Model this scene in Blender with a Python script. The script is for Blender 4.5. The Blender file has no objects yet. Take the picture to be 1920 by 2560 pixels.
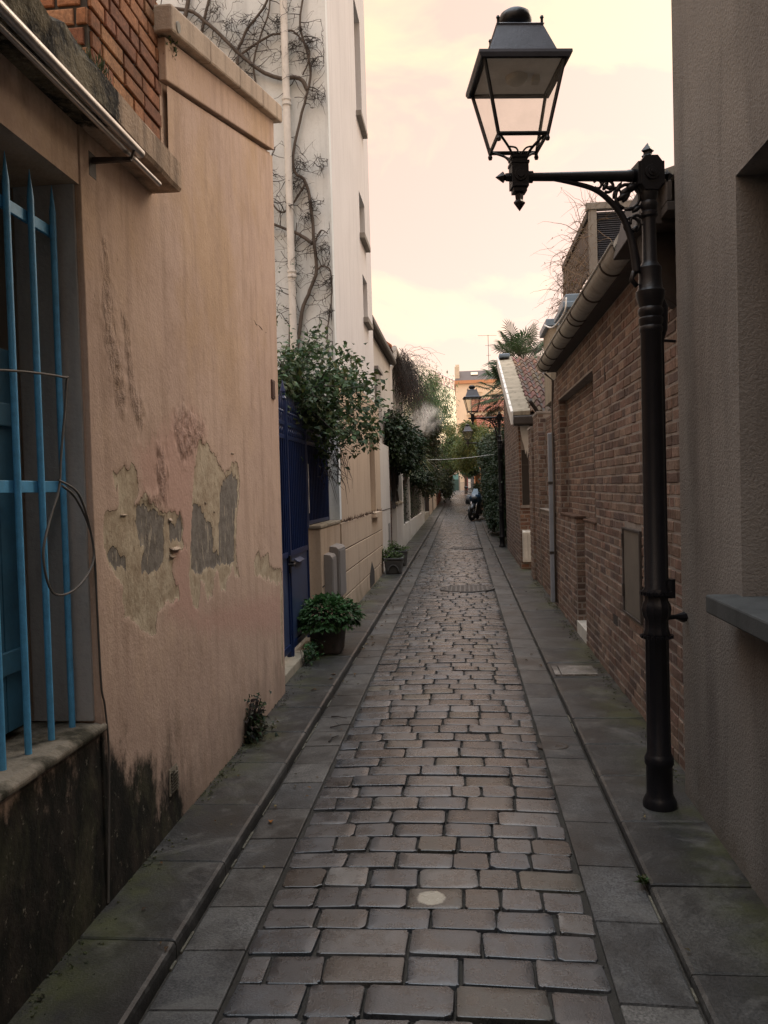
import bpy, math, random
from mathutils import Vector, Matrix
random.seed(7)
R=random.random
def U(a,b): return a+(b-a)*random.random()
sc=bpy.context.scene
COL=sc.collection
def zg(y):
    y=max(y,-5.0)
    return .006*y+.00012*y*abs(y)
# ------------------------------------------------------------------ mesh builder
class MB:
    def __init__(s): s.v=[]; s.f=[]; s.m=[]; s.c=[]
    def add(s,vs,fs,mi=0,col=(1,1,1)):
        o=len(s.v); s.v.extend(tuple(p) for p in vs)
        for f in fs:
            s.f.append(tuple(i+o for i in f)); s.m.append(mi); s.c.append(col)
        return s
    def box(s,x0,x1,y0,y1,z0,z1,mi=0,col=(1,1,1)):
        return s.add([(x0,y0,z0),(x1,y0,z0),(x1,y1,z0),(x0,y1,z0),(x0,y0,z1),(x1,y0,z1),(x1,y1,z1),(x0,y1,z1)],
          [(0,3,2,1),(4,5,6,7),(0,1,5,4),(1,2,6,5),(2,3,7,6),(3,0,4,7)],mi,col)
    def prism(s,pts,axis,a,b,mi=0,col=(1,1,1)):   # polygon pts (2d) extruded along axis from a to b
        n=len(pts)
        def mk(p,t):
            return (t,p[0],p[1]) if axis=='x' else ((p[0],t,p[1]) if axis=='y' else (p[0],p[1],t))
        vs=[mk(p,a) for p in pts]+[mk(p,b) for p in pts]
        fs=[tuple(range(n)),tuple(range(2*n-1,n-1,-1))]+[(i,i+n,(i+1)%n+n,(i+1)%n) for i in range(n)]
        return s.add(vs,fs,mi,col)
    def hull8(s,lo,hi,mi=0,col=(1,1,1)):          # two quads (4 pts each)
        return s.add(list(lo)+list(hi),[(3,2,1,0),(4,5,6,7),(0,1,5,4),(1,2,6,5),(2,3,7,6),(3,0,4,7)],mi,col)
    def tube(s,pts,r,n=8,caps=True,mi=0,col=(1,1,1)):
        pts=[Vector(p) for p in pts]; k=len(pts)
        rs=[r]*k if not isinstance(r,(list,tuple)) else list(r)
        o=len(s.v); up=None
        for i,p in enumerate(pts):
            t=(pts[min(i+1,k-1)]-pts[max(i-1,0)])
            if t.length<1e-9: t=Vector((0,0,1))
            t.normalize()
            if up is None:
                up=Vector((0,0,1)) if abs(t.z)<.9 else Vector((1,0,0))
            u=t.cross(up)
            if u.length<1e-6: u=t.cross(Vector((0,1,0)))
            u.normalize(); w=u.cross(t).normalized(); up=w
            for j in range(n):
                a=2*math.pi*j/n
                s.v.append(tuple(p+u*(rs[i]*math.cos(a))+w*(rs[i]*math.sin(a))))
        for i in range(k-1):
            for j in range(n):
                s.f.append((o+i*n+j,o+i*n+(j+1)%n,o+(i+1)*n+(j+1)%n,o+(i+1)*n+j)); s.m.append(mi); s.c.append(col)
        if caps:
            s.f.append(tuple(o+j for j in range(n-1,-1,-1))); s.m.append(mi); s.c.append(col)
            s.f.append(tuple(o+(k-1)*n+j for j in range(n))); s.m.append(mi); s.c.append(col)
        return s
    def lathe(s,prof,n=24,c=(0,0,0),flute=0,fl=(0,0),mi=0,col=(1,1,1),sx=1,sy=1):
        o=len(s.v)
        for (r,z) in prof:
            for j in range(n):
                a=2*math.pi*j/n
                rr=r
                if flute and fl[0]<=z<=fl[1]: rr=r*(1-.07*(j%2))
                s.v.append((c[0]+rr*math.cos(a)*sx,c[1]+rr*math.sin(a)*sy,c[2]+z))
        k=len(prof)
        for i in range(k-1):
            for j in range(n):
                s.f.append((o+i*n+j,o+i*n+(j+1)%n,o+(i+1)*n+(j+1)%n,o+(i+1)*n+j)); s.m.append(mi); s.c.append(col)
        s.f.append(tuple(o+j for j in range(n-1,-1,-1))); s.m.append(mi); s.c.append(col)
        s.f.append(tuple(o+(k-1)*n+j for j in range(n))); s.m.append(mi); s.c.append(col)
        return s
    def leaf(s,p,d,nrm,l,w,col=(1,1,1),fold=.25,mi=0):
        d=d.normalized(); side=d.cross(nrm)
        if side.length<1e-5: side=d.cross(Vector((.3,.8,.5)))
        side.normalize(); up=side.cross(d)
        a=p; b=p+d*l*.5+side*w*.5+up*w*fold; c=p+d*l-up*l*.12; e=p+d*l*.5-side*w*.5+up*w*fold; m=p+d*l*.5
        return s.add([a,b,c,e,m],[(0,1,4),(1,2,4),(4,2,3),(0,4,3)],mi,col)
    def build(s,name,mats,parent=None,smooth=False,bevel=0,auto=None):
        me=bpy.data.meshes.new(name)
        off=Vector((0,0,0))
        if parent is not None:
            q=parent
            while q is not None: off+=q.location; q=q.parent
        me.from_pydata([(x-off.x,y-off.y,z-off.z) for x,y,z in s.v],[],s.f)
        if not isinstance(mats,(list,tuple)): mats=[mats]
        for m in mats: me.materials.append(m)
        if len(mats)>1: me.polygons.foreach_set('material_index',s.m)
        at=me.attributes.new('Col','FLOAT_COLOR','FACE')
        flat=[]
        for c in s.c: flat.extend((c[0],c[1],c[2],1.0))
        at.data.foreach_set('color',flat)
        if smooth: me.polygons.foreach_set('use_smooth',[True]*len(me.polygons))
        if auto is not None:
            me.polygons.foreach_set('use_smooth',[True]*len(me.polygons))
            me.set_sharp_from_angle(angle=math.radians(auto))
        me.update()
        o=bpy.data.objects.new(name,me); COL.objects.link(o)
        if parent is not None: o.parent=parent
        if bevel:
            b=o.modifiers.new('Bevel','BEVEL'); b.width=bevel; b.segments=2; b.limit_method='ANGLE'
        return o
def thing(name,label,cat,loc=(0,0,0),group=None):
    o=bpy.data.objects.new(name,None); COL.objects.link(o); o.location=loc; o.empty_display_size=.2
    o['label']=label; o['category']=cat
    if group: o['group']=group
    return o
def tag(o,label,cat,group=None):
    o['label']=label; o['category']=cat
    if group: o['group']=group
    return o
def struct(o,kind='structure'):
    o['kind']=kind; return o
def dup(root):
    r=root.copy(); COL.objects.link(r)
    for ch in list(root.children):
        c=ch.copy(); COL.objects.link(c); c.parent=r
        for g in list(ch.children):
            d=g.copy(); COL.objects.link(d); d.parent=c
    return r
def spline(pts,n=6):
    P=[Vector(p) for p in pts]; out=[]
    for i in range(len(P)-1):
        p0=P[max(i-1,0)]; p1=P[i]; p2=P[i+1]; p3=P[min(i+2,len(P)-1)]
        for k in range(n):
            t=k/n
            out.append(.5*((2*p1)+(p2-p0)*t+(2*p0-5*p1+4*p2-p3)*t*t+(3*p1-p0-3*p2+p3)*t**3))
    out.append(P[-1]); return out
# ------------------------------------------------------------------ material helpers
class NT:
    def __init__(s,name):
        s.mat=bpy.data.materials.new(name); s.mat.use_nodes=True
        s.t=s.mat.node_tree; s.b=s.t.nodes['Principled BSDF']; s.out=s.t.nodes['Material Output']
        g=s.t.nodes.new('ShaderNodeNewGeometry'); s.pos=g.outputs['Position']; s.nrm=g.outputs['Normal']
        oc=s.t.nodes.new('ShaderNodeTexCoord'); s.obj=oc.outputs['Object']
        a=s.t.nodes.new('ShaderNodeAttribute'); a.attribute_name='Col'; s.col=a.outputs['Color']
    def setin(s,sock,v):
        if hasattr(v,'is_linked'): s.t.links.new(v,sock)
        else:
            if isinstance(v,(tuple,list)) and len(v)==3 and sock.type=='RGBA': v=(*v,1)
            sock.default_value=v
    def node(s,typ,ins={},**props):
        n=s.t.nodes.new(typ)
        for k,v in props.items(): setattr(n,k,v)
        for k,v in ins.items(): s.setin(n.inputs[k],v)
        return n
    def map(s,vec,sc=(1,1,1),loc=(0,0,0)):
        return s.node('ShaderNodeMapping',{'Vector':vec,'Scale':sc,'Location':loc}).outputs[0]
    def noise(s,vec,scale=5,detail=4,rough=.55,dist=0):
        return s.node('ShaderNodeTexNoise',{'Vector':vec,'Scale':scale,'Detail':detail,'Roughness':rough,'Distortion':dist}).outputs['Fac']
    def voro(s,vec,scale=5,feature='F1',out='Distance'):
        return s.node('ShaderNodeTexVoronoi',{'Vector':vec,'Scale':scale},feature=feature).outputs[out]
    def ramp(s,fac,stops,interp='LINEAR'):
        n=s.node('ShaderNodeValToRGB',{'Fac':fac}); cr=n.color_ramp; cr.interpolation=interp
        while len(cr.elements)<len(stops): cr.elements.new(.5)
        for e,(p,c) in zip(cr.elements,stops):
            e.position=p; e.color=(c,c,c,1) if not isinstance(c,(tuple,list)) else (*c,1)
        return n.outputs['Color']
    def step(s,v,a,b):
        return s.node('ShaderNodeMapRange',{'Value':v,'From Min':a,'From Max':b},interpolation_type='SMOOTHSTEP').outputs[0]
    def mix(s,f,a,b,mode='MIX'):
        n=s.node('ShaderNodeMix',data_type='RGBA',blend_type=mode)
        s.setin(n.inputs[0],f); s.setin(n.inputs[6],a); s.setin(n.inputs[7],b)
        return n.outputs[2]
    def m(s,op,a,b=0.,c=None):
        n=s.node('ShaderNodeMath',operation=op); s.setin(n.inputs[0],a); s.setin(n.inputs[1],b)
        if c is not None: s.setin(n.inputs[2],c)
        return n.outputs[0]
    def sep(s,vec):
        n=s.node('ShaderNodeSeparateXYZ',{0:vec}); return n.outputs
    def bump(s,h,strength=.4,dist=.01,nrm=None):
        ins={'Height':h,'Strength':strength,'Distance':dist}
        n=s.node('ShaderNodeBump',ins)
        if nrm is not None: s.t.links.new(nrm,n.inputs['Normal'])
        return n.outputs[0]
    def fin(s,color,rough=.8,normal=None,metal=0,spec=.5,**kw):
        s.setin(s.b.inputs['Base Color'],color); s.setin(s.b.inputs['Roughness'],rough)
        s.setin(s.b.inputs['Metallic'],metal); s.setin(s.b.inputs['Specular IOR Level'],spec)
        if normal is not None: s.t.links.new(normal,s.b.inputs['Normal'])
        for k,v in kw.items(): s.setin(s.b.inputs[k],v)
        return s.mat
def plain(name,c,rough=.6,var=.25,scale=8,metal=0,spec=.5,bump=.15,dist=.004):
    t=NT(name)
    n=t.noise(t.obj,scale,5); n2=t.noise(t.obj,scale*7,3)
    f=t.ramp(t.m('ADD',t.m('MULTIPLY',n,.7),t.m('MULTIPLY',n2,.3)),[(.25,1-var),(.75,1+var*.6)])
    col=t.mix(1.,c,f,'MULTIPLY')
    return t.fin(col,t.step(n2,.0,1.3) if False else rough,t.bump(n2,bump,dist),metal,spec)
SKY0,SKY1,EXPO=1.15,4.7,0.0
# ------------------------------------------------------------------ materials
def streaks(t,amount=1.,sc=(7,7,.7)):
    return t.noise(t.map(t.pos,sc),1.6,5,.6)
def m_plaster():
    t=NT('peach_plaster'); P=t.pos; s=t.sep(P); y,z=s[1],s[2]
    big=t.noise(P,1.3,5,.6); mid=t.noise(P,5,6,.65); fine=t.noise(P,80,3,.6); st=streaks(t)
    c=t.mix(t.ramp(big,[(.35,0),(.65,1)]),(.55,.395,.30),(.48,.34,.262))
    c=t.mix(t.m('MULTIPLY',t.ramp(t.noise(P,.75,6,.65),[(.47,0),(.6,1)]),t.m('MULTIPLY',t.step(z,1.6,2.6),.7)),c,(.47,.315,.185))
    c=t.mix(t.ramp(t.noise(t.map(P,(2,2,1.2)),1.9,7,.72),[(.52,0),(.66,.5)]),c,(.36,.245,.175))
    c=t.mix(t.m('MULTIPLY',t.ramp(st,[(.5,0),(.72,1)]),.5),c,(.30,.20,.14))
    c=t.mix(t.m('MULTIPLY',t.ramp(mid,[(.55,0),(.72,1)]),.3),c,(.66,.47,.33))
    pa=t.node('ShaderNodeAttribute'); pa.attribute_name='Peel'; pr=t.node('ShaderNodeSeparateColor',{0:pa.outputs['Color']}).outputs
    d1=t.m('SUBTRACT',t.noise(t.map(P,(8,16,6)),2.0,6,.7),.5)
    d2=t.m('SUBTRACT',t.noise(t.map(P,(8,16,5),(3,1,7)),2.2,6,.7),.5)
    pkm=t.step(t.m('ADD',pr[2],t.m('MULTIPLY',d1,.35)),.42,.62)
    c=t.mix(t.m('MULTIPLY',pkm,.8),c,(.49,.305,.24))
    bl=t.noise(P,30,5,.75)
    pl=t.node('ShaderNodeAttribute'); pl.attribute_name='Lump'
    blm=t.step(t.m('ADD',pl.outputs['Fac'],t.m('MULTIPLY',d2,.5)),.48,.75)
    c=t.mix(t.m('MULTIPLY',t.m('MULTIPLY',blm,t.ramp(bl,[(.42,1),(.58,0)])),.42),c,(.17,.11,.08))
    Bm=t.step(t.m('ADD',pr[0],t.m('MULTIPLY',d1,.16)),.5,.515)
    Gm=t.m('MULTIPLY',t.step(t.m('ADD',pr[1],t.m('MULTIPLY',d2,.14)),.5,.515),Bm)
    bc=t.mix(t.ramp(t.noise(P,9,5,.7),[(.4,0),(.62,1)]),(.50,.41,.29),(.36,.275,.185))
    bc=t.mix(t.ramp(t.noise(t.map(P,(6,6,2.2)),9,5,.7),[(.55,0),(.66,.8)]),bc,(.24,.17,.11))
    gc=t.mix(t.ramp(t.noise(P,14,5,.7),[(.4,0),(.62,1)]),(.215,.19,.16),(.14,.12,.10)); gc=t.mix(t.ramp(t.noise(t.map(P,(5,9,1.8)),3.4,6,.7),[(.57,0),(.60,.9)]),gc,(.40,.34,.26))
    c=t.mix(Bm,c,bc); c=t.mix(Gm,c,gc)
    # dirt and moss low on the wall, blackest below the sill
    damp=t.m('ADD',t.m('MULTIPLY',t.m('SUBTRACT',t.noise(t.map(P,(3,3,1.6)),1.5,7,.7),.5),1.5),t.m('SUBTRACT',.46,z))
    dm=t.step(damp,-.05,.34)
    near=t.step(y,4.3,3.2); dm=t.m('MULTIPLY',dm,t.m('ADD',t.m('MULTIPLY',near,.75),.25))
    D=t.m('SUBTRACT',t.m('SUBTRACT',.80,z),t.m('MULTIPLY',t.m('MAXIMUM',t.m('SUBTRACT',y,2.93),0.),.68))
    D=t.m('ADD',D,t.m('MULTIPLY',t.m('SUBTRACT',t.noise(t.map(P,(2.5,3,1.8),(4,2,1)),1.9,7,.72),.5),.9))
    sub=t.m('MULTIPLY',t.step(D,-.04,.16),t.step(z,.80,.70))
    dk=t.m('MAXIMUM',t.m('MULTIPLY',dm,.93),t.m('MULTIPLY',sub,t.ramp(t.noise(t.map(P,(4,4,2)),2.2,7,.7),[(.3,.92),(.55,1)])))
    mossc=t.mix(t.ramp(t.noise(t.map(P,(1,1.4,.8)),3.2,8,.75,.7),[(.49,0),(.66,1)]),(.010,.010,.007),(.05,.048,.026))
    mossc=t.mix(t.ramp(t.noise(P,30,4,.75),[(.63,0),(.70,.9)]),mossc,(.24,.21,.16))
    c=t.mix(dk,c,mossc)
    # stain and the slab's shade painted under the canopy; run-off specks all over
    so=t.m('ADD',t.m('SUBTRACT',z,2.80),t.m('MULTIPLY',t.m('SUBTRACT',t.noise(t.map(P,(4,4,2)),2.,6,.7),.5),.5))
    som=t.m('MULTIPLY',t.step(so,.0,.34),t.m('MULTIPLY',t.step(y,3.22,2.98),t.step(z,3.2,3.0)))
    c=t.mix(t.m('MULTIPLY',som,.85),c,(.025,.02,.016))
    sp=t.noise(t.map(P,(9,9,3)),3.1,5,.75); c=t.mix(t.ramp(sp,[(.66,0),(.72,.8)]),c,(.16,.105,.075))
    h=t.m('ADD',t.m('MULTIPLY',fine,.09),t.m('MULTIPLY',mid,.7))
    c=t.mix(1.,c,t.ramp(fine,[(.3,.95),(.7,1.04)]),'MULTIPLY')
    h=t.m('ADD',h,t.m('MULTIPLY',blm,t.m('MULTIPLY',bl,1.6)))
    h=t.m('SUBTRACT',h,t.m('MULTIPLY',Bm,.5)); h=t.m('SUBTRACT',h,t.m('MULTIPLY',Gm,.5))
    return t.fin(c,.9,t.bump(h,.9,.012),0,.25)
def m_stucco(name,c1,c2,dirt,fs=60,fb=.5,dist=.008,dz=.5,dirtamt=.6,green=None,contrast=(.5,.75),ss=(5,5,.45)):
    t=NT(name); P=t.pos; z=t.sep(P)[2]
    big=t.noise(P,.9,5,.6); fine=t.noise(P,fs,3,.7); st=streaks(t,sc=ss); mid=t.noise(P,4,5,.6)
    c=t.mix(t.ramp(big,[(.35,0),(.65,1)]),c1,c2)
    c=t.mix(t.m('MULTIPLY',t.ramp(st,[(contrast[0],0),(contrast[1],1)]),dirtamt),c,dirt)
    if green is not None:
        lo=t.step(t.m('ADD',t.m('SUBTRACT',dz,z),t.m('MULTIPLY',t.m('SUBTRACT',mid,.5),1.2)),-.1,.5)
        c=t.mix(t.m('MULTIPLY',lo,.85),c,green)
    c=t.mix(t.ramp(fine,[(.3,.22),(.5,0)]),c,dirt)
    h=t.m('ADD',fine,t.m('MULTIPLY',mid,.7))
    return t.fin(c,.9,t.bump(h,fb,dist),0,.2)
def m_attr(name,rough=.7,fs=70,bump=.4,dist=.004,spec=.4,var=.3,dirt=None,mid=9,rv=0,moss=False):
    t=NT(name); P=t.pos
    n=t.noise(P,fs,4,.65); n2=t.noise(P,mid,5,.65)
    c=t.mix(1.,t.col,t.ramp(n2,[(.3,1-var),(.7,1+var*.5)]),'MULTIPLY')
    c=t.mix(1.,c,t.ramp(n,[(.36,1-var*.8),(.64,1+var*.6)]),'MULTIPLY')
    if dirt is not None: c=t.mix(t.ramp(t.noise(P,1.7,6,.7),[(.48,0),(.7,.7)]),c,dirt)
    if moss:
        x=t.sep(P)[0]
        e=t.step(t.m('ABSOLUTE',t.m('ADD',x,.13)),.93,1.22)
        mm=t.m('MULTIPLY',e,t.ramp(t.noise(P,2.6,7,.7),[(.45,0),(.62,.8)]))
        c=t.mix(mm,c,(.045,.05,.018))
    if name=='worn_cobble_stone':
        vn=t.node('ShaderNodeVectorMath',{0:P,1:(-.139,3.04,.02)},operation='DISTANCE'); vn.name='splash'; v=vn.outputs['Value']
        c=t.mix(t.step(t.m('ADD',v,t.m('MULTIPLY',t.m('SUBTRACT',t.noise(P,30,5,.7),.5),.04)),.058,.048),c,(.30,.275,.215))
        g=t.ramp(t.noise(P,3.3,7,.75),[(.60,0),(.72,.7)]); c=t.mix(g,c,(.035,.032,.026))
    r=rough if not rv else t.ramp(n2,[(.35,rough-rv),(.65,rough+rv)])
    return t.fin(c,r,t.bump(t.m('ADD',n,t.m('MULTIPLY',n2,.8)),bump,dist),0,spec)
def m_leaf(name,rough=.55,tr=.25):
    t=NT(name)
    n=t.noise(t.pos,14,2); c=t.mix(1.,t.col,t.ramp(n,[(.3,.75),(.7,1.2)]),'MULTIPLY')
    t.fin(c,rough,None,0,.28)
    tb=t.node('ShaderNodeBsdfTranslucent',{'Color':c}); mx=t.node('ShaderNodeMixShader',{0:tr})
    t.t.links.new(t.b.outputs[0],mx.inputs[1]); t.t.links.new(tb.outputs[0],mx.inputs[2])
    t.t.links.new(mx.outputs[0],t.out.inputs[0]); return t.mat
def m_glass():
    t=NT('dusty_lantern_glass')
    tr=t.node('ShaderNodeBsdfTransparent',{'Color':(.95,.95,.93,1)})
    t.fin((.7,.66,.6),.3,None,0,.5)
    f=t.ramp(t.noise(t.obj,9,5,.7),[(.3,.015),(.8,.06)])
    mx=t.node('ShaderNodeMixShader',{0:f}); t.t.links.new(tr.outputs[0],mx.inputs[1]); t.t.links.new(t.b.outputs[0],mx.inputs[2])
    t.t.links.new(mx.outputs[0],t.out.inputs[0]); return t.mat
M={}
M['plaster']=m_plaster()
M['coping']=m_stucco('weathered_render_coping',(.46,.36,.27),(.38,.29,.215),(.17,.135,.10),50,.6,.008,dirtamt=.8)
M['slabcrust']=m_stucco('crusted_concrete_slab',(.40,.29,.2),(.20,.16,.12),(.02,.018,.012),30,.9,.02,dirtamt=1.,contrast=(.42,.58))
M['sill']=m_stucco('worn_stone_sill',(.27,.23,.18),(.17,.145,.11),(.04,.036,.024),40,.8,.008,dirtamt=1.,contrast=(.42,.6))
M['whiteside']=m_stucco('white_render_cool_cast',(.74,.77,.77),(.64,.68,.685),(.42,.44,.44),40,.3,.006,dirtamt=.7)  # side face of the white house, the sky's cool cast put into its colour
M['whitefront']=m_stucco('white_render_pink_cast',(.68,.66,.65),(.62,.60,.59),(.45,.43,.42),45,.25,.005,dirtamt=.5)  # same white render, tinted for the pinkish light on the street face
M['creambase']=m_stucco('cream_rusticated_render',(.50,.395,.295),(.45,.35,.26),(.24,.18,.13),45,.35,.006,dirtamt=.55,green=(.13,.11,.065),dz=.35)
M['white']=m_stucco('white_limewash',(.58,.545,.5),(.52,.485,.44),(.32,.29,.26),45,.25,.005,dirtamt=.5,green=(.17,.15,.1),dz=.3)
M['rough']=m_stucco('grey_roughcast',(.22,.203,.183),(.165,.152,.138),(.062,.057,.052),75,.9,.007,dirtamt=.6,contrast=(.45,.72),ss=(2.2,2.2,.4),green=(.11,.092,.07),dz=.2)
M['conc']=m_stucco('mossy_concrete',(.34,.29,.22),(.27,.235,.18),(.12,.105,.07),40,.4,.006,dirtamt=.8)
M['stone']=m_stucco('blue_grey_granite',(.075,.08,.08),(.05,.055,.056),(.025,.025,.025),110,.4,.003)
M['greywall']=m_stucco('grey_render',(.27,.25,.22),(.22,.2,.175),(.12,.11,.1),40,.4,.006)
M['cobble']=m_attr('worn_cobble_stone',.29,170,.6,.003,.95,.5,rv=.1,mid=11)
M['joint']=plain('dark_cobble_joint',(.034,.030,.024),.95,.6,60,bump=.6,dist=.008)
def m_pave():
    t=NT('damp_paving_slab'); P=t.pos
    n=t.noise(P,110,3,.7); n2=t.noise(P,4.5,7,.72); n3=t.noise(P,1.6,6,.7,.6); n4=t.noise(t.map(P,(1,1,1),(5,2,0)),2.4,7,.75,.8)
    c=t.mix(1.,t.col,t.ramp(n2,[(.3,.38),(.7,1.7)]),'MULTIPLY'); c=t.mix(1.,c,t.ramp(n,[(.36,.5),(.64,1.7)]),'MULTIPLY')
    c=t.mix(t.ramp(n3,[(.46,0),(.64,.8)]),c,(.020,.019,.017)); c=t.mix(t.ramp(n4,[(.53,0),(.66,.62)]),c,(.115,.11,.10))
    x=t.sep(P)[0]; e=t.step(t.m('ABSOLUTE',t.m('ADD',x,.13)),.90,1.20)
    c=t.mix(t.m('MULTIPLY',e,t.ramp(t.noise(P,2.6,7,.7),[(.45,0),(.62,.8)])),c,(.05,.055,.016))
    return t.fin(c,t.ramp(n3,[(.35,.62),(.65,.36)]),t.bump(t.m('ADD',n,t.m('MULTIPLY',n2,1.2)),.5,.004),0,.4)
M['pave']=m_pave()
M['ground']=plain('earth_ground',(.07,.06,.05),.95,.4,2)
M['brick']=m_attr('brown_red_brick',.85,90,.5,.004,.25,.35,dirt=(.05,.036,.028),mid=16)
M['mortar']=plain('pale_lime_mortar',(.25,.215,.185),.95,.35,10,bump=.5)
M['orangebrick']=m_attr('orange_brick',.85,80,.5,.004,.25,.35,dirt=(.06,.035,.02),mid=14)
M['darkmortar']=plain('sooty_mortar',(.06,.048,.036),.95,.4,14)
M['bluepaint']=plain('faded_sky_blue_paint',(.10,.36,.60),.45,.3,25)
M['teal']=plain('dark_teal_paint',(.03,.12,.19),.55,.3,9)
M['navy']=plain('navy_blue_gate_paint',(.006,.020,.080),.38,.35,6)
M['greyblue']=plain('grey_blue_gate_panel',(.035,.055,.12),.4,.4,5)
M['brownwood']=plain('dark_brown_timber',(.05,.034,.024),.7,.3,8)
M['steel']=plain('dull_aluminium',(.45,.42,.40),.34,.3,14,metal=.9)
M['zinc']=m_stucco('weathered_zinc',(.40,.39,.35),(.30,.29,.26),(.12,.11,.09),30,.2,.003)
M['bluezinc']=plain('blue_grey_zinc_sheet',(.16,.22,.28),.45,.3,6)
M['iron']=plain('black_cast_iron_paint',(.007,.007,.009),.38,.4,18,spec=.3,bump=.25)
M['lampblue']=plain('slate_painted_lamp_roof',(.06,.066,.085),.4,.3,12)
M['lampin']=plain('lamp_reflector_enamel',(.8,.79,.79),.5,.2,9)
M['bulb']=plain('unlit_frosted_bulb',(.55,.52,.48),.3,.1,9)
M['glass']=m_glass()
M['whitepvc']=plain('white_painted_pipe',(.66,.64,.60),.5,.22,5)
M['greypipe']=plain('grey_blue_plastic_pipe',(.25,.27,.30),.5,.25,6)
M['boxgrey']=plain('grey_plastic_cabinet',(.22,.205,.195),.55,.2,5)
M['boxwhite']=plain('off_white_cabinet',(.55,.52,.46),.55,.25,5)
M['panel']=plain('taupe_sheet_metal',(.13,.112,.09),.55,.25,4)
M['black']=plain('black_rubber',(.012,.012,.012),.7,.3,20)
M['darkvoid']=plain('dark_interior',(.03,.024,.019),.9,.2,5)
M['cable']=plain('grey_cable_sheath',(.10,.085,.07),.7,.3,20)
M['bark']=plain('grey_brown_vine_bark',(.105,.085,.07),.9,.45,30,bump=.6)
M['barkdark']=plain('dark_twig_bark',(.034,.027,.023),.9,.4,30)
M['strawtwig']=plain('dry_straw_twig',(.20,.14,.09),.9,.4,20)
M['tile']=m_attr('clay_roof_tile',.8,40,.4,.004,.3,.35,dirt=(.05,.035,.025),mid=6)
M['fascia']=plain('dark_timber_fascia',(.045,.036,.03),.75,.4,10)
M['leaf']=m_leaf('glossy_leaf')
M['leaf2']=m_leaf('matt_leaf',.6,.3)
M['pot']=plain('dark_stone_planter',(.055,.045,.038),.85,.4,14,bump=.5)
M['potgrey']=plain('dark_grey_planter',(.05,.052,.052),.8,.3,12)
M['rust']=plain('rusty_iron_plate',(.05,.036,.026),.75,.5,20)
M['ironplate']=plain('worn_cast_iron_plate',(.06,.055,.05),.5,.4,20)
M['facade']=m_stucco('apricot_facade',(.93,.76,.58),(.88,.70,.53),(.7,.55,.42),3,.1,.01,dirtamt=.3)
M['orange']=m_stucco('orange_house_render',(.72,.36,.2),(.66,.33,.18),(.35,.16,.09),5,.1,.01,dirtamt=.3)
M['slate']=plain('brown_slate_roof',(.10,.075,.065),.7,.2,1)
M['window']=plain('window_glass_dark',(.10,.11,.12),.15,.3,1,spec=.8)
M['cream']=plain('cream_trim',(.75,.63,.48),.7,.2,5)
M['redpaint']=plain('red_painted_post',(.35,.03,.025),.5,.2,4)
M['tealsheet']=plain('teal_board',(.04,.09,.085),.5,.2,4)
M['tealband']=plain('turquoise_band',(.13,.3,.3),.5,.2,4)
M['signwhite']=plain('white_notice',(.7,.68,.64),.5,.1,6)
M['pinksteel']=plain('hazed_red_crane_paint',(.85,.66,.64),.6,.1,1)  # distance haze mixed into the crane's red
M['chrome']=plain('motorbike_chrome',(.55,.56,.58),.2,.2,10,metal=1)
M['bikeblue']=plain('motorbike_blue_fairing',(.02,.045,.08),.3,.3,8)
M['bikeblack']=plain('motorbike_black_plastic',(.012,.012,.014),.45,.3,10)
M['lens']=plain('headlight_lens',(.16,.18,.2),.1,.15,8)
M['dryleaf']=m_leaf('fallen_dry_leaf',.8,.1)
M['plaque']=plain('brown_enamel_plaque',(.08,.035,.025),.5,.4,30)
M['lichen']=plain('pale_lichen_grit',(.13,.12,.09),.95,.6,60,bump=.8)

def m_slab():
    t=NT('half_crusted_canopy_concrete'); P=t.pos; y=t.sep(P)[1]
    n=t.noise(P,5,6,.7); st=t.noise(t.map(P,(6,6,.8)),2.2,6,.65); f=t.noise(P,45,3,.7)
    clean=t.mix(t.ramp(st,[(.42,0),(.7,1)]),(.44,.32,.225),(.17,.125,.09))
    cr=t.mix(t.ramp(n,[(.42,0),(.58,1)]),(.018,.016,.012),(.17,.14,.09)); cr=t.mix(t.ramp(f,[(.55,0),(.7,.6)]),cr,(.28,.24,.17))
    k=t.step(t.m('ADD',y,t.m('MULTIPLY',t.m('SUBTRACT',n,.5),.5)),2.98,2.92)
    c=t.mix(k,clean,cr); h=t.m('ADD',t.m('MULTIPLY',f,.5),t.m('MULTIPLY',t.m('MULTIPLY',n,k),2.5))
    return t.fin(c,.92,t.bump(h,.9,.012),0,.2)
M['slab']=m_slab()
M['screenblue']=plain('tinted_windscreen',(.03,.06,.09),.25,.2,6)
M['reveal']=m_stucco('pale_grey_reveal',(.46,.43,.40),(.38,.355,.33),(.2,.185,.17),40,.4,.006)
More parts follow.
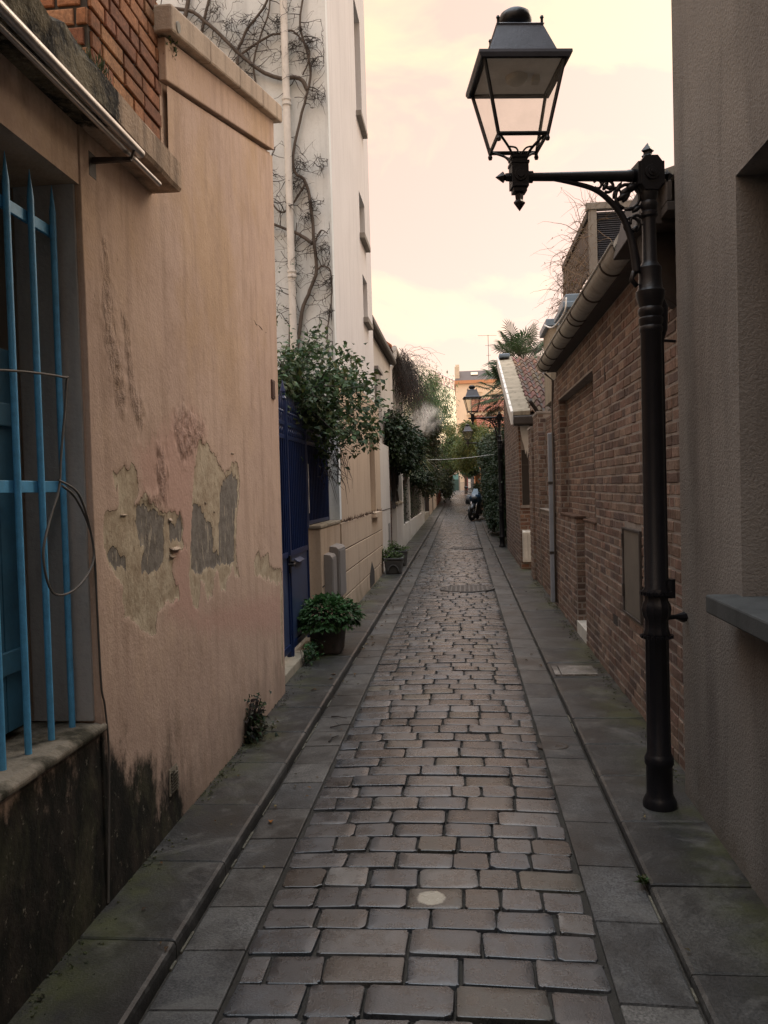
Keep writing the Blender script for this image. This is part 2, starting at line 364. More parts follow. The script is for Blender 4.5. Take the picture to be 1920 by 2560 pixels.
# ------------------------------------------------------------------ GROUND, ROAD, PAVEMENTS
SPL=[]
def build_ground():
    b=MB(); ys=[-30,-5]+[2*i for i in range(-2,41)]+[140,400,900]; xs=[-400,-30,-3,3,30,400]
    ys=sorted(set(ys))
    vs=[(x,y,zg(min(y,82))-.07) for y in ys for x in xs]; n=len(xs)
    fs=[(j*n+i,j*n+i+1,(j+1)*n+i+1,(j+1)*n+i) for j in range(len(ys)-1) for i in range(n-1)]
    b.add(vs,fs); struct(b.build('ground',M['ground']))
    # cobbled carriageway: bed of dark joint with every stone modelled
    b=MB()
    ys=[-5+.5*i for i in range(0,170)]
    vs=[];fs=[]
    for y in ys: vs+=[(-1.03,y,zg(y)-.007),(.69,y,zg(y)-.007)]
    fs=[(2*i,2*i+1,2*i+3,2*i+2) for i in range(len(ys)-1)]
    b.add(vs,fs,1,(1,1,1))
    pal=[((.125,.122,.12),6),((.10,.102,.105),6),((.15,.14,.13),3),((.115,.098,.082),2.2),((.062,.060,.061),3),((.12,.095,.083),1.2),((.095,.105,.114),6),((.17,.158,.142),1.5),((.118,.108,.084),1.6)]
    tot=sum(w for _,w in pal)
    def pick():
        r=R()*tot
        for c,w in pal:
            r-=w
            if r<=0: return c
        return pal[0][0]
    def crown(x): return .012-(x+.17)**2*.035
    y=-.5
    while y<79:
        d=U(.142,.167)
        x=-.775+U(-.01,.012); xe=.425+U(-.012,.012)
        nst=6 if R()<.6 else (5 if R()<.75 else 7); ws=[U(.75,1.3) for _ in range(nst)]
        if R()<.7: ws[0 if R()<.5 else -1]*=U(.5,.75)
        k=(xe-x)/sum(ws); 
        xx=x
        for w in ws:
            w*=k
            c=pick(); g=U(.27,.60)+(.3*R() if R()<.25 else 0); c=(c[0]*g*.97,c[1]*g,c[2]*g*1.04)
            x0=xx+U(.002,.007); x1=xx+w-U(.002,.007); y0=y+U(.003,.009); y1=y+d-U(.003,.009); xx+=w
            zt=U(-.004,.004); tx=U(-.012,.012); ty=U(-.012,.012)
            cx=(x0+x1)/2; cy=(y0+y1)/2; hx=(x1-x0)/2; hy=(y1-y0)/2; rc=min(hx,hy)*U(.14,.36)
            ring=[]
            nc=5 if y<9 else (3 if y<16 else 2)
            for (sx,sy,a0) in ((1,1,0),(-1,1,90),(-1,-1,180),(1,-1,270)):
                for q in range(nc):
                    a=math.radians(a0+90*q/(nc-1)); j=U(-.005,.004)
                    ring.append((sx*(hx-rc)+(rc+j)*math.cos(a),sy*(hy-rc)+(rc+j)*math.sin(a)))
            n=len(ring); vs=[]
            SPL.append((math.hypot(cx+.139,cy-3.04),cx,cy))
            for (s,zz) in ((1.01,-.03),(1.0,-.005),(.988,-.0012),(.955,.0002),(.6,.0008)):
                for (u,v) in ring:
                    px,py=cx+u*s,cy+v*s
                    vs.append((px,py,zg(py)+crown(px)+zt+zz+tx*u+ty*v))
            fs=[(r*n+i,r*n+(i+1)%n,(r+1)*n+(i+1)%n,(r+1)*n+i) for r in range(4) for i in range(n)]
            fs.append(tuple(4*n+i for i in range(n)))
            b.add(vs,fs,0,c)
        y+=d
    struct(b.build('road',[M['cobble'],M['joint']],auto=22))
    def slabs(name,x0,x1,lens,ztop,thick,inner,cols,ystart=-3,yend=79,slope=0.,jit=.003,gap=.006):
        b=MB(); y=ystart; i=0
        while y<yend:
            L=lens() if callable(lens) else lens
            y0,y1=y+gap*.5,y+L-gap*.5
            g=U(.75,1.2); c=tuple(a*g for a in random.choice(cols)); zj=U(-jit,jit)
            def zz(x,yy): return zg(yy)+ztop+zj+slope*(x-(x0+x1)/2)
            e=.018 if thick>.06 else .006
            # rounded street edge
            if inner>0: xa,xb=x0,x1-e
            else: xa,xb=x0+e,x1
            lo=[(x0,y0,zg(y0)-.06),(x1,y0,zg(y0)-.06),(x1,y1,zg(y1)-.06),(x0,y1,zg(y1)-.06)]
            md=[(x0,y0,zz(x0,y0)-e),(x1,y0,zz(x1,y0)-e),(x1,y1,zz(x1,y1)-e),(x0,y1,zz(x0,y1)-e)]
            m2=[(x0+e*.3,y0+.002,zz(x0,y0)-e*.3),(x1-e*.3,y0+.002,zz(x1,y0)-e*.3),(x1-e*.3,y1-.002,zz(x1,y1)-e*.3),(x0+e*.3,y1-.002,zz(x0,y1)-e*.3)]
            hi=[(x0+e,y0+e*.4,zz(x0,y0)),(x1-e,y0+e*.4,zz(x1,y0)),(x1-e,y1-e*.4,zz(x1,y1)),(x0+e,y1-e*.4,zz(x0,y1))]
            vs=lo+md+m2+hi
            fs=[(r*4+i2,r*4+(i2+1)%4,(r+1)*4+(i2+1)%4,(r+1)*4+i2) for r in range(3) for i2 in range(4)]+[(12,13,14,15)]
            b.add(vs,fs,0,c); y+=L; i+=1
        return struct(b.build(name,M['pave']))
    pc=[(.027,.0265,.025),(.023,.023,.022),(.032,.031,.028),(.021,.021,.020)]
    gc=[(.053,.052,.049),(.046,.046,.045),(.060,.057,.052)]
    slabs('pavement',-1.62,-1.013,lambda:U(.52,.62),.056,.1,1,pc,jit=.005)
    slabs('pavement',.676,1.7,lambda:U(.5,.62),.034,.1,-1,pc,jit=.005)
    slabs('gutter',-1.004,-.782,lambda:U(.28,.36),.003,.03,1,gc,slope=.03,jit=.0015)
    slabs('gutter',.436,.668,lambda:U(.4,.5),.003,.03,-1,gc,slope=-.03,jit=.0015)
build_ground()
M['cobble'].node_tree.nodes['splash'].inputs[1].default_value=(min(SPL)[1]-.015,min(SPL)[2],zg(3)+.008)
def disc_cover(name,label,x,y,r,mat):
    b=MB(); n=36; z0=zg(y)+.009
    b.lathe([(r,-.01),(r,.012),(r*.94,.015),(r*.93,.008),(r*.9,.008),(r*.89,.013)],n,(x,y,z0))
    for i in range(-5,6):
        for j in range(-5,6):
            if math.hypot(i,j)<5.2: b.box(x+i*r*.16-r*.05,x+i*r*.16+r*.05,y+j*r*.16-r*.05,y+j*r*.16+r*.05,z0+.012,z0+.017)
    return tag(b.build(name,mat),label,'manhole')
disc_cover('manhole_cover','nearer of the two round iron manhole covers set in the cobbles',.035,12.2,.40,M['ironplate'])
disc_cover('manhole_cover','farther of the two round iron manhole covers, before the second lamp post',.06,19.3,.38,M['ironplate'])
b=MB(); yv=5.0; b.lathe([(.075,-.01),(.075,.006),(.07,.008),(.06,.004),(.03,.006)],20,(.50,yv,zg(yv)-.002),sx=1.25); 
tag(b.build('valve_cover',M['rust'],auto=30),'small oval rusty valve cover in the right gutter slab','cover')
b=MB()
for x0,x1 in ((.70,.742),(.752,1.03)):
    b.add([(x0,6.66,zg(6.7)+.043),(x1,6.66,zg(6.7)+.043),(x1,6.98,zg(6.95)+.044),(x0,6.98,zg(6.95)+.044),(x0,6.66,zg(6.7)+.02),(x1,6.66,zg(6.7)+.02),(x1,6.98,zg(6.95)+.02),(x0,6.98,zg(6.95)+.02)],[(0,1,2,3),(4,5,1,0),(5,6,2,1),(6,7,3,2),(7,4,0,3)],0,(.17,.15,.13))
tag(b.build('pavement_hatch',M['pave']),'pale rectangular access hatch set into the right pavement','hatch')
# fallen leaves and twigs gathered in the gutters
b=MB()
def litter(x,y,z,l):
    a=U(0,6.28); b.leaf(Vector((x,y,z)),Vector((math.cos(a),math.sin(a),U(-.1,.35))),Vector((0,0,1)),l,l*.6,random.choice([(.09,.05,.02),(.06,.035,.018),(.13,.07,.025),(.16,.12,.05),(.05,.04,.02)]),.3)
for i in range(420):
    y=U(6,45)**1.0
    if R()<.62: x=-.998+abs(random.gauss(0,.06)); z=zg(y)+.012
    elif R()<.5: x=.655-abs(random.gauss(0,.06)); z=zg(y)+.012
    else:
        x=random.choice((U(-1.34,-1.05),U(.72,1.1))); z=zg(y)+(.064 if x<0 else .042)
    litter(x,y,z,U(.02,.055))
for i in range(26):
    y=U(2.6,6); x=random.choice((U(-1.33,-1.0),U(-.97,-.8),U(.66,1.0))); litter(x,y,zg(y)+(.066 if x<-1.01 else (.044 if x>.676 else .012)),U(.012,.03))
struct(b.build('leaf_litter',M['dryleaf']),'stuff')
b=MB(); litter(-.94,3.82,zg(3.82)+.012,.045)
b.c=[(.32,.12,.02)]*len(b.c)
tag(b.build('fallen_leaf',M['dryleaf']),'small orange fallen leaf on the left gutter slab','leaf')
# pale lichen and sand in the kerb gaps
b=MB()
for sx,xs in ((-1,-1.008),(1,.672)):
    y=2.4
    while y<9:
        if R()<(.42 if sx<0 else .25):
            L=U(.05,.22); w=U(.002,.005); z=zg(y)+.000
            b.box(xs-w,xs+w,y,y+L,z-.02,z+U(0,.004))
        y+=U(.08,.2)
struct(b.build('kerb_grit',M['lichen'],bevel=.003),'stuff')
# moss strip along the wall foot
b=MB()
for i in range(2600):
    left=R()<.6
    y=U(2.2,13) if left else U(4.3,13)
    x=(-1.355+abs(random.gauss(0,.045))) if left else (1.09-abs(random.gauss(0,.035)))
    if left and 6.2<y<9.4 and R()<.5: x-=.1
    if math.sin(y*3.1)+math.sin(y*7.7+1)+U(-1,1)<-.2: continue
    z=zg(y)+(.056 if left else .034); a=U(0,6.28); l=U(.008,.022)
    b.leaf(Vector((x,y,z)),Vector((math.cos(a),math.sin(a),U(.1,.9))),Vector((0,0,1)),l,l*.7,random.choice([(.045,.055,.012),(.03,.035,.012),(.06,.06,.02),(.025,.025,.012)]),.3)
struct(b.build('moss',M['leaf2']),'stuff')

# small things lying in the gutters
for (x,y,a,l,lab) in ((-.90,5.35,.5,.16,'forked dark twig on the left gutter slabs, longest of three'),(-.86,5.05,1.4,.13,'dark twig on the left gutter pointing along the lane, nearest of three'),(-.93,5.6,-.4,.10,'short dark twig on the left gutter, farthest of three')):
    b=MB(); z=zg(y)+.012; b.tube([(x,y,z),(x+l*.5*math.cos(a),y+l*.5*math.sin(a),z+.006),(x+l*math.cos(a)+.02,y+l*math.sin(a),z)],[.005,.004,.002],5)
    if l>.15: b.tube([(x+l*.4*math.cos(a),y+l*.4*math.sin(a),z+.004),(x+.02,y+.09,z+.012)],[.003,.0015],4)
    tag(b.build('broken_twig',M['barkdark']),lab,'twig','broken twigs in the left gutter')
b=MB()
for i in range(34):
    a=U(0,6.28); d=Vector((math.cos(a),math.sin(a),U(.3,1.4))); l=U(.018,.05); b.leaf(Vector((.664+U(-.01,.012),3.27+U(-.02,.02),zg(3.3)+.02)),d,Vector((.2,0,1)),l,l*.4,tuple(v*U(.6,1.1) for v in (.05,.075,.025)))
tag(b.build('kerb_weed',M['leaf2']),'tiny green weed sprouting from the right kerb joint','weed')
# ------------------------------------------------------------------ LEFT SIDE
def bricks(b,org,u,nrm,L,H,cut=(),mi=0,pal=None,course=.066,head=.4,prot=.0035,sl=.215,ground=None,mort=.013):
    """individually modelled bricks on a plane; org lower corner, u run direction, nrm outward"""
    org=Vector(org); u=Vector(u); nrm=Vector(nrm); w=Vector((0,0,1))
    pal=pal or [(.21,.138,.104),(.182,.112,.086),(.225,.152,.116),(.148,.098,.079),(.20,.144,.11),(.132,.093,.08),(.24,.168,.126)]
    k=0; z=0.
    flip=u.cross(w).dot(nrm)<0
    while z<H-.01:
        h=min(course,H-z); x=-U(.0,.11) if k%2 else -U(.0,.02)
        while x<L:
            l=(sl*.48 if R()<head else sl)*U(.95,1.05)
            a=max(x,0)+mort*.5; e=min(x+l,L)-mort*.5; x+=l
            if e-a<.02: continue
            z0,z1=z+mort*.5,z+h-mort*.5
            segs=[(a,e)]
            for (cu0,cu1,cv0,cv1) in cut:
                if z1-.004<=cv0 or z0+.004>=cv1: continue
                ns=[]
                for (p,q) in segs:
                    if q<=cu0 or p>=cu1: ns.append((p,q)); continue
                    if p<cu0-.02: ns.append((p,cu0-.002))
                    if q>cu1+.02: ns.append((cu1+.002,q))
                segs=ns
            for (p,q) in segs:
                c=random.choice(pal); g=U(.8,1.2); c=tuple(v*g for v in c)
                f=prot+U(-.0025,.003); s=.004
                j=lambda:U(-.0015,.0015)
                pts=[(p+j(),z0+j()),(q+j(),z0+j()),(q+j(),z1+j()),(p+j(),z1+j())]
                back=[org+u*x_+w*y_-nrm*.01 for x_,y_ in pts]
                mid=[org+u*x_+w*y_+nrm*(f-.003) for x_,y_ in pts]
                cx=(p+q)/2; cz=(z0+z1)/2
                fr=[org+u*(x_+(s if x_<cx else -s))+w*(y_+(s if y_<cz else -s))+nrm*(f+U(-.001,.001)) for x_,y_ in pts]
                fs=[]
                for r in (0,4):
                    for i in range(4): fs.append((r+i,r+(i+1)%4,r+4+(i+1)%4,r+4+i))
                fs.append((8,9,10,11))
                if flip: fs=[tuple(reversed(f_)) for f_ in fs]
                b.add(back+mid+fr,fs,mi,c)
        z+=course; k+=1
WX=-1.37
def topz(y): return 3.548+(y-3.865)*.2585   # string course line
H=thing('plaster_house','peach plaster house with peeling paint, a mossy foot and a barred blue window','house',(WX,4.,zg(4)))
# wall with window hole (y .75..2.94 , z .758..2.735)
b=MB(); X1=WX-.42
def wb(y0,y1,z0,z1): b.box(X1,WX,y0,y1,z0,z1)
b.box(X1,WX+.013,-4,.75,-.3,3.0); b.box(X1,WX+.013,.75,2.945,-.3,.735); b.box(X1,WX+.013,.75,2.945,2.735,3.0)
b.prism([(2.94,-.3),(6.07,-.3),(6.21,4.14),(3.86,topz(3.86)),(3.86,3.0),(2.94,3.0)],'x',X1,WX)
b.box(-6.,X1-.004,-4,6.02,-.3,2.9)
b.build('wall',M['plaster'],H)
# coat of render with its peeled layers, modelled as a relief sheet bonded to the wall
import numpy as np
from mathutils import noise as mno
PB1=[(4.179,1.872),(4.312,1.866),(4.426,1.797),(4.547,1.736),(4.609,1.692),(4.807,1.78),(4.882,1.788),(4.952,1.738),(4.979,1.661),(4.904,1.549),(4.84,1.44),(4.815,1.317),(4.829,1.22),(4.857,1.162),(4.887,1.075),(4.799,1.099),(4.734,1.167),(4.658,1.128),(4.599,1.015),(4.533,1.037),(4.493,1.068),(4.459,1.149),(4.375,1.158),(4.322,1.046),(4.243,1.05),(4.16,1.169),(4.099,1.022),(4.019,1.046),(3.986,1.131),(3.973,1.201),(4.005,1.312),(4.028,1.426),(4.067,1.599),(4.099,1.704)]
PG1=[(4.062,1.552),(4.2,1.537),(4.267,1.451),(4.378,1.44),(4.389,1.282),(4.472,1.269),(4.515,1.453),(4.531,1.594),(4.629,1.672),(4.799,1.714),(4.919,1.674),(4.878,1.549),(4.801,1.441),(4.776,1.32),(4.785,1.189),(4.486,1.197),(4.2,1.189),(4.07,1.19),(4.012,1.214),(4.022,1.369)]
PB2=[(3.134,1.689),(3.201,1.704),(3.271,1.729),(3.34,1.702),(3.379,1.654),(3.34,1.567),(3.429,1.595),(3.557,1.552),(3.696,1.517),(3.818,1.514),(3.912,1.494),(3.916,1.364),(3.93,1.347),(3.816,1.338),(3.739,1.344),(3.749,1.29),(3.741,1.215),(3.796,1.143),(3.815,1.113),(3.655,1.098),(3.553,1.081),(3.531,.993),(3.477,.992),(3.376,1.03),(3.282,1.075),(3.193,1.117),(3.177,1.184),(3.203,1.227),(3.142,1.289),(3.043,1.362),(3.027,1.407),(3.023,1.486),(3.057,1.529),(3.165,1.543),(3.17,1.598),(3.142,1.653)]
PO=[(3.353,1.576),(3.666,1.508),(3.658,1.277),(3.502,1.261),(3.373,1.265),(3.409,1.379),(3.333,1.5)]
PG2=[(3.046,1.397),(3.152,1.398),(3.214,1.347),(3.211,1.31),(3.124,1.328),(3.053,1.361)]
PG3=[(3.716,1.479),(3.797,1.465),(3.864,1.501),(3.903,1.466),(3.899,1.366),(3.728,1.388)]
PB3=[(5.238,1.155),(5.37,1.243),(5.42,1.154),(5.617,1.169),(5.674,1.084),(5.99,1.011),(6.015,.914),(5.594,.996),(5.256,1.064)]
PB4=[(5.976,1.021),(6.044,1.006),(6.014,.64),(6.004,.299),(5.951,.31),(5.95,.566),(5.97,.818)]
PK=[(3.348,1.788),(3.559,1.858),(3.803,1.981),(4.072,2.051),(4.322,1.953),(4.153,1.799),(4.071,1.54),(3.983,1.2),(4.141,.992),(6.01,.881),(5.965,.563),(4.129,.887),(3.65,1.046),(3.763,1.277),(3.695,1.507),(3.427,1.575)]
PL=[(3.585,1.839),(3.697,1.824),(3.744,1.698),(3.7,1.56),(3.528,1.533),(3.401,1.566),(3.43,1.605),(3.591,1.613),(3.559,1.716)]
PL2=[(3.25,2.35),(3.33,2.35),(3.36,2.1),(3.48,1.95),(3.4,1.85),(3.3,2.0)]
PL3=[(3.80,1.95),(3.95,2.05),(4.3,1.98),(4.25,1.88),(4.05,1.78),(3.9,1.75)]
PL4=[(3.1,2.62),(3.16,2.6),(3.2,2.3),(3.3,2.0),(3.2,1.9),(3.08,2.2)]
def sdf(poly,Y,Z):
    d=np.full(Y.shape,9.); ins=np.zeros(Y.shape,bool); n=len(poly)
    for i in range(n):
        (ay,az),(by,bz)=poly[i],poly[(i+1)%n]
        ey,ez=by-ay,bz-az; t=np.clip(((Y-ay)*ey+(Z-az)*ez)/(ey*ey+ez*ez+1e-12),0,1)
        d=np.minimum(d,np.hypot(Y-ay-t*ey,Z-az-t*ez))
        c=((az>Z)!=(bz>Z))&(Y<(by-ay)*(Z-az)/(bz-az+1e-12)+ay); ins^=c
    return np.where(ins,d,-d)
st_=.0125
gy=np.arange(2.9425,6.065,st_); gz=np.arange(-.02,4.16,st_)
Yg,Zg=np.meshgrid(gy,gz,indexing='ij')
def un(*ps):
    r=sdf(ps[0],Yg,Zg)
    for p in ps[1:]: r=np.maximum(r,sdf(p,Yg,Zg))
    return r
jag=np.zeros(Yg.shape); lum=np.zeros(Yg.shape); und=np.zeros(Yg.shape)
for i in range(Yg.shape[0]):
    for j in range(Yg.shape[1]):
        y,z=Yg[i,j],Zg[i,j]
        und[i,j]=mno.noise((y*1.7,z*1.7,3.1))
        if .7<z<2.7: jag[i,j]=mno.noise((y*17,z*7,.3))*.55+mno.noise((y*44,z*22,5.))*.45; lum[i,j]=mno.noise((y*26,z*24,9.))
B_s=un(PB1,PB2,PB3,PB4)+jag*.05+und*.02; G_s=un(PG1,PO,PG2,PG3)+jag*.045; K_s=un(PK); L_s=un(PL,PL2,PL3,PL4)
sm=lambda v,w:np.clip(v/w+.5,0,1)
xx=WX+.018+und*.004-sm(B_s,.012)*.0035-sm(np.minimum(G_s,B_s),.012)*.003+np.clip(sm(L_s,.12),0,1)*lum*.009
xx=np.where(B_s>.0,xx+np.where((B_s<.03),jag*.0045,jag*.002)+lum*.0012,xx)
edge=np.exp(-np.abs(B_s)/.010)*(B_s<.004); xx=xx+edge*(.0008+.004*np.clip(jag,0,1))
lim=np.where(Yg<3.862,3.125,topz(Yg)-.002)
b=MB(); ny,nz=Yg.shape
rightlim=6.058+np.minimum(.13,np.maximum(0,Zg)*.033)-.0
scaleY=2.9425+(Yg-2.9425)*((6.066+.14*(Zg+.3)/4.44)-2.9425)/(gy[-1]-2.9425)
vs=np.stack([xx,scaleY,np.minimum(Zg,lim)],-1).reshape(-1,3)
keep=lambda i,j: Zg[i,j]<lim[i,j] and not (Yg[i,j]<3.865 and Zg[i,j]>3.0 and False)
fs=[(i*nz+j,(i+1)*nz+j,(i+1)*nz+j+1,i*nz+j+1) for i in range(ny-1) for j in range(nz-1) if Zg[i,j]<lim[i,j]]
# close the rim back to the wall
o=len(vs); rim=[]
vs=[tuple(map(float,v)) for v in vs]
for j in range(nz-1):
    for i,flip in ((0,False),(ny-1,True)):
        if Zg[i,j]>=lim[i,j]: continue
        a,c=vs[i*nz+j],vs[i*nz+j+1]; k=len(vs); vs+=[(WX-.004,a[1],a[2]),(WX-.004,c[1],c[2])]
        f=(i*nz+j,i*nz+j+1,k+1,k); fs.append(f if not flip else tuple(reversed(f)))
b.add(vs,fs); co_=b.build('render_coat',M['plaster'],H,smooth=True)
at=co_.data.attributes.new('Peel','FLOAT_COLOR','POINT'); arr=np.zeros((len(vs),4),np.float32)
q=lambda s:np.clip(.5+s*4,0,1).reshape(-1)
arr[:ny*nz,0]=q(B_s); arr[:ny*nz,1]=q(G_s); arr[:ny*nz,2]=q(K_s/3); arr[:,3]=1
at.data.foreach_set('color',arr.reshape(-1))
al=co_.data.attributes.new('Lump','FLOAT','POINT'); la=np.zeros(len(vs),np.float32); la[:ny*nz]=q(L_s); al.data.foreach_set('value',la)
def flake(y,z,w,h,curl):
    b=MB(); vs=[]; n=5
    for i in range(n+1):
        for j in range(3):
            t=i/n; vs.append((WX+.004+curl*t*t+U(-.001,.001),y+w*(j-1)*.5*(1-.4*t)+U(-.004,.004),z-h*t+.3*abs(curl)*t*t*t))
    fs=[(i*3+j,i*3+j+1,i*3+j+4,i*3+j+3) for i in range(n) for j in range(2)]
    b.add(vs,fs); o=b.build('loose_flake',M['coping'],H,smooth=True); m=o.modifiers.new('S','SOLIDIFY'); m.thickness=.003
for a in ((3.82,1.392,.16,-.0,.0),): pass
flake(3.80,1.375,.17,.045,.03); flake(3.76,1.35,.09,.05,.022); flake(4.84,1.80,.10,-.03,.02); flake(3.22,1.545,.09,.03,.018); flake(3.75,1.52,.06,.05,.02); flake(4.30,1.62,.05,.08,.012); flake(4.45,1.56,.04,.07,.012)
b=MB()   # upper band and coping rising along the gable
b.prism([(3.865,topz(3.865)+.003),(6.205,topz(6.205)+.003),(6.215,topz(6.205)+.225),(3.865,topz(3.865)+.205)],'x',X1,WX+.034)
b.build('frieze',M['plaster'],H,bevel=.006)
b=MB()
y=3.82
while y<6.3:
    y2=min(y+.62,6.31)
    b.prism([(y+.0005,topz(y)+.215),(y2-.0005,topz(y2)+.215),(y2-.0005,topz(y2)+.345),(y+.002,topz(y)+.345)],'x',X1-.05,WX+.085)
    y=y2
b.build('coping',M['coping'],H,bevel=.012)
b=MB()
prof=[(-1.78,2.955),(-1.225,2.95),(-1.215,2.965),(-1.215,3.075),(-1.235,3.10),(-1.3,3.12),(-1.78,3.13)]
ys=[-4]+[-1+.12*i for i in range(0,39)]+[3.66]
vs=[];n=len(prof)
for y in ys:
    cr=min(1,max(0,(2.95-y)*2))
    for i,(x,z) in enumerate(prof):
        jx=(U(-.022,.008)*cr+U(-.003,.003)) if i in(1,2,3,4) else 0; jz=(U(-.02,.03)*cr) if i in (3,4,5) else 0
        vs.append((x+jx,y,z+jz))
fs=[(i*n+j,(i+1)*n+j,(i+1)*n+(j+1)%n,i*n+(j+1)%n) for i in range(len(ys)-1) for j in range(n)]
fs+=[tuple(range(n)),tuple((len(ys)-1)*n+j for j in range(n-1,-1,-1))]
b.add(vs,fs); b.build('canopy_slab',M['slab'],H)
# orange brick pier standing on the canopy
b=MB(); b.box(-2.3,WX-.012,3.12,3.89,3.1,6.2,1)
op=[(.36,.16,.075),(.30,.125,.06),(.40,.20,.095),(.24,.10,.055),(.33,.17,.09)]
bricks(b,(WX-.012,3.12,3.1),(0,1,0),(1,0,0),.77,3.0,pal=op,course=.075,head=.3,prot=.012,mort=.014)
bricks(b,(-2.3,3.12,3.1),(1,0,0),(0,-1,0),.925,3.0,pal=op,course=.075,head=.3,prot=.012,mort=.014)
b.build('brick_pier',[M['orangebrick'],M['darkmortar']],H)
b=MB()
b.prism([(WX-.42,.735),(WX+.03,.728),(WX+.032,.752),(WX-.0,.765),(WX-.42,.775)],'y',.72,2.975)
b.build('window_sill',M['sill'],H,bevel=.008)
b=MB(); b.box(WX-.42,WX-.36,.75,2.94,.78,2.735); wv=b.build('window_recess',M['darkvoid'],H)
b=MB(); # pale plaster lining of the far jamb
b.box(WX-.23,WX-.003,2.925,2.939,.776,2.734); b.build('window_reveal',M['reveal'],H)
b=MB()
for k in range(7): b.box(WX-.225,WX-.195,2.02+k*.112,2.128+k*.112,.80,2.12)
b.box(WX-.1949,WX-.18,2.02,2.80,1.0,1.08); b.box(WX-.1949,WX-.18,2.02,2.80,1.85,1.93)
b.build('shutter',M['teal'],H,bevel=.004)
b=MB(); b.box(WX-.35,WX-.24,2.3,2.9249,.778,2.733); b.build('window_frame',M['panel'],H,bevel=.006)
# wrought bars
GX=-1.45
gr=MB(); 
for z in (1.64,2.556): gr.box(GX-.006,GX+.006,.74,2.955,z-.02,z+.02)
grille=gr.build('window_grille',M['bluepaint'],H,bevel=.002)
yb=.885
while yb<2.95:
    q=MB(); q.tube([(GX+.018,yb,.742),(GX+.018,yb,2.62),(GX+.018,yb,2.715)],[.0115,.0115,.001],10)
    q.build('bar',M['bluepaint'],grille,auto=40); yb+=.1535
b=MB(); b.tube([(WX-.1,3.9,3.83),(WX+.09,3.9,3.81)],.022,12); b.tube([(WX+.06,3.9,3.813),(WX+.091,3.9,3.81)],.025,12)
b.build('overflow_spout',M['zinc'],H,auto=40)
b=MB(); b.box(WX-.3,WX-.2,3.86,3.98,3.9,4.05); b.build('chimney_flashing',M['darkvoid'],H,bevel=.02)
for pts in ([(4.604,2.618),(4.75,2.66),(4.95,2.70),(5.15,2.725),(5.322,2.737),(5.5,2.74),(5.7,2.728),(5.86,2.735),(6.043,2.73)],[(4.45,2.86),(4.55,2.74),(4.62,2.63)]):
    b=MB(); b.tube([(WX+.0145+U(-.001,.0015),y+U(-.006,.006),z+U(-.01,.01)) for y,z in [tuple(p) for p in [(a[0]+(c[0]-a[0])*k/4,a[1]+(c[1]-a[1])*k/4) for a,c in zip(pts,pts[1:]) for k in range(4)]]],[.0008+.0035*R()**2 for _ in range(4*(len(pts)-1))],4); b.build('crack',M['darkvoid'],H)
# separate fittings on the wall
AR=thing('awning_rail','long bare aluminium awning rail bracketed under the canopy slab','awning rail',(WX,2.,2.9))
b=MB(); b.tube([(-1.19,-1.5,2.915),(-1.19,3.12,2.905)],.017,12); b.build('rail',M['steel'],AR,auto=40)
b=MB(); b.tube([(-1.215,-1.5,2.872),(-1.215,3.38,2.885)],.010,10); b.build('rod',M['steel'],AR,auto=40)
for yy in (1.1,2.05,3.05):
    b=MB(); b.box(-1.37,-1.20,yy-.008,yy+.008,2.852,2.866); b.box(-1.366,-1.352,yy-.03,yy+.03,2.8,2.89); b.tube([(-1.36,yy,2.87),(-1.2,yy,2.862),(-1.185,yy,2.9)],.006,6)
    b.build('bracket',M['brownwood'],AR)
b=MB(); cp=spline([(-1.35,2.0,1.93),(-1.35,2.38,1.985),(-1.35,2.74,2.012),(-1.353,2.775,1.99),(-1.355,2.72,1.74),(-1.352,2.69,1.63),(-1.345,2.60,1.52),(-1.34,2.545,1.41),(-1.34,2.60,1.29),(-1.34,2.755,1.283),(-1.345,2.91,1.36),(-1.35,2.915,1.47),(-1.35,2.83,1.61),(-1.352,2.69,1.66)],8)
b.tube(cp,.0042,6); tag(b.build('cable',M['cable'],auto=60),'grey cable looped over the bars of the blue window','cable')
b=MB(); cp=spline([(-1.345,2.70,1.64),(-1.35,2.80,1.60),(-1.352,2.90,1.5),(-1.350,2.937,1.39),(-1.348,2.94,1.15),(-1.346,2.945,.9),(-1.345,2.965,.82),(-1.345,2.985,.65),(-1.340,2.95,.35),(-1.33,2.90,.11)],8)
b.tube(cp,.0042,6); tag(b.build('cable',M['cable'],auto=60),'thin cable running down the plaster wall to the pavement beside the blue window','cable')
VG=thing('vent_grille','small broken slatted vent grille low on the peach wall','vent',(WX,3.66,.28))
b=MB(); b.box(WX-.001,WX+.018,3.615,3.725,.235,.355); b.box(WX+.018,WX+.024,3.615,3.625,.235,.355); b.box(WX+.018,WX+.024,3.715,3.725,.235,.34); b.build('frame',M['conc'],VG)
for k in range(7):
    b=MB(); b.box(WX+.0185,WX+.028,3.626,3.714-(.04 if k==6 else 0),.243+k*.0145,.25+k*.0145); b.build('slat',M['sill'],VG)
b=MB(); b.box(WX-.002,WX+.028,5.915,6.012,2.275,2.41); b.box(WX+.0281,WX+.031,5.93,5.997,2.29,2.395)
tag(b.build('wall_plaque',M['plaque'],bevel=.003),'small brown plaque at the far edge of the peach wall beside the blue gate','plaque')
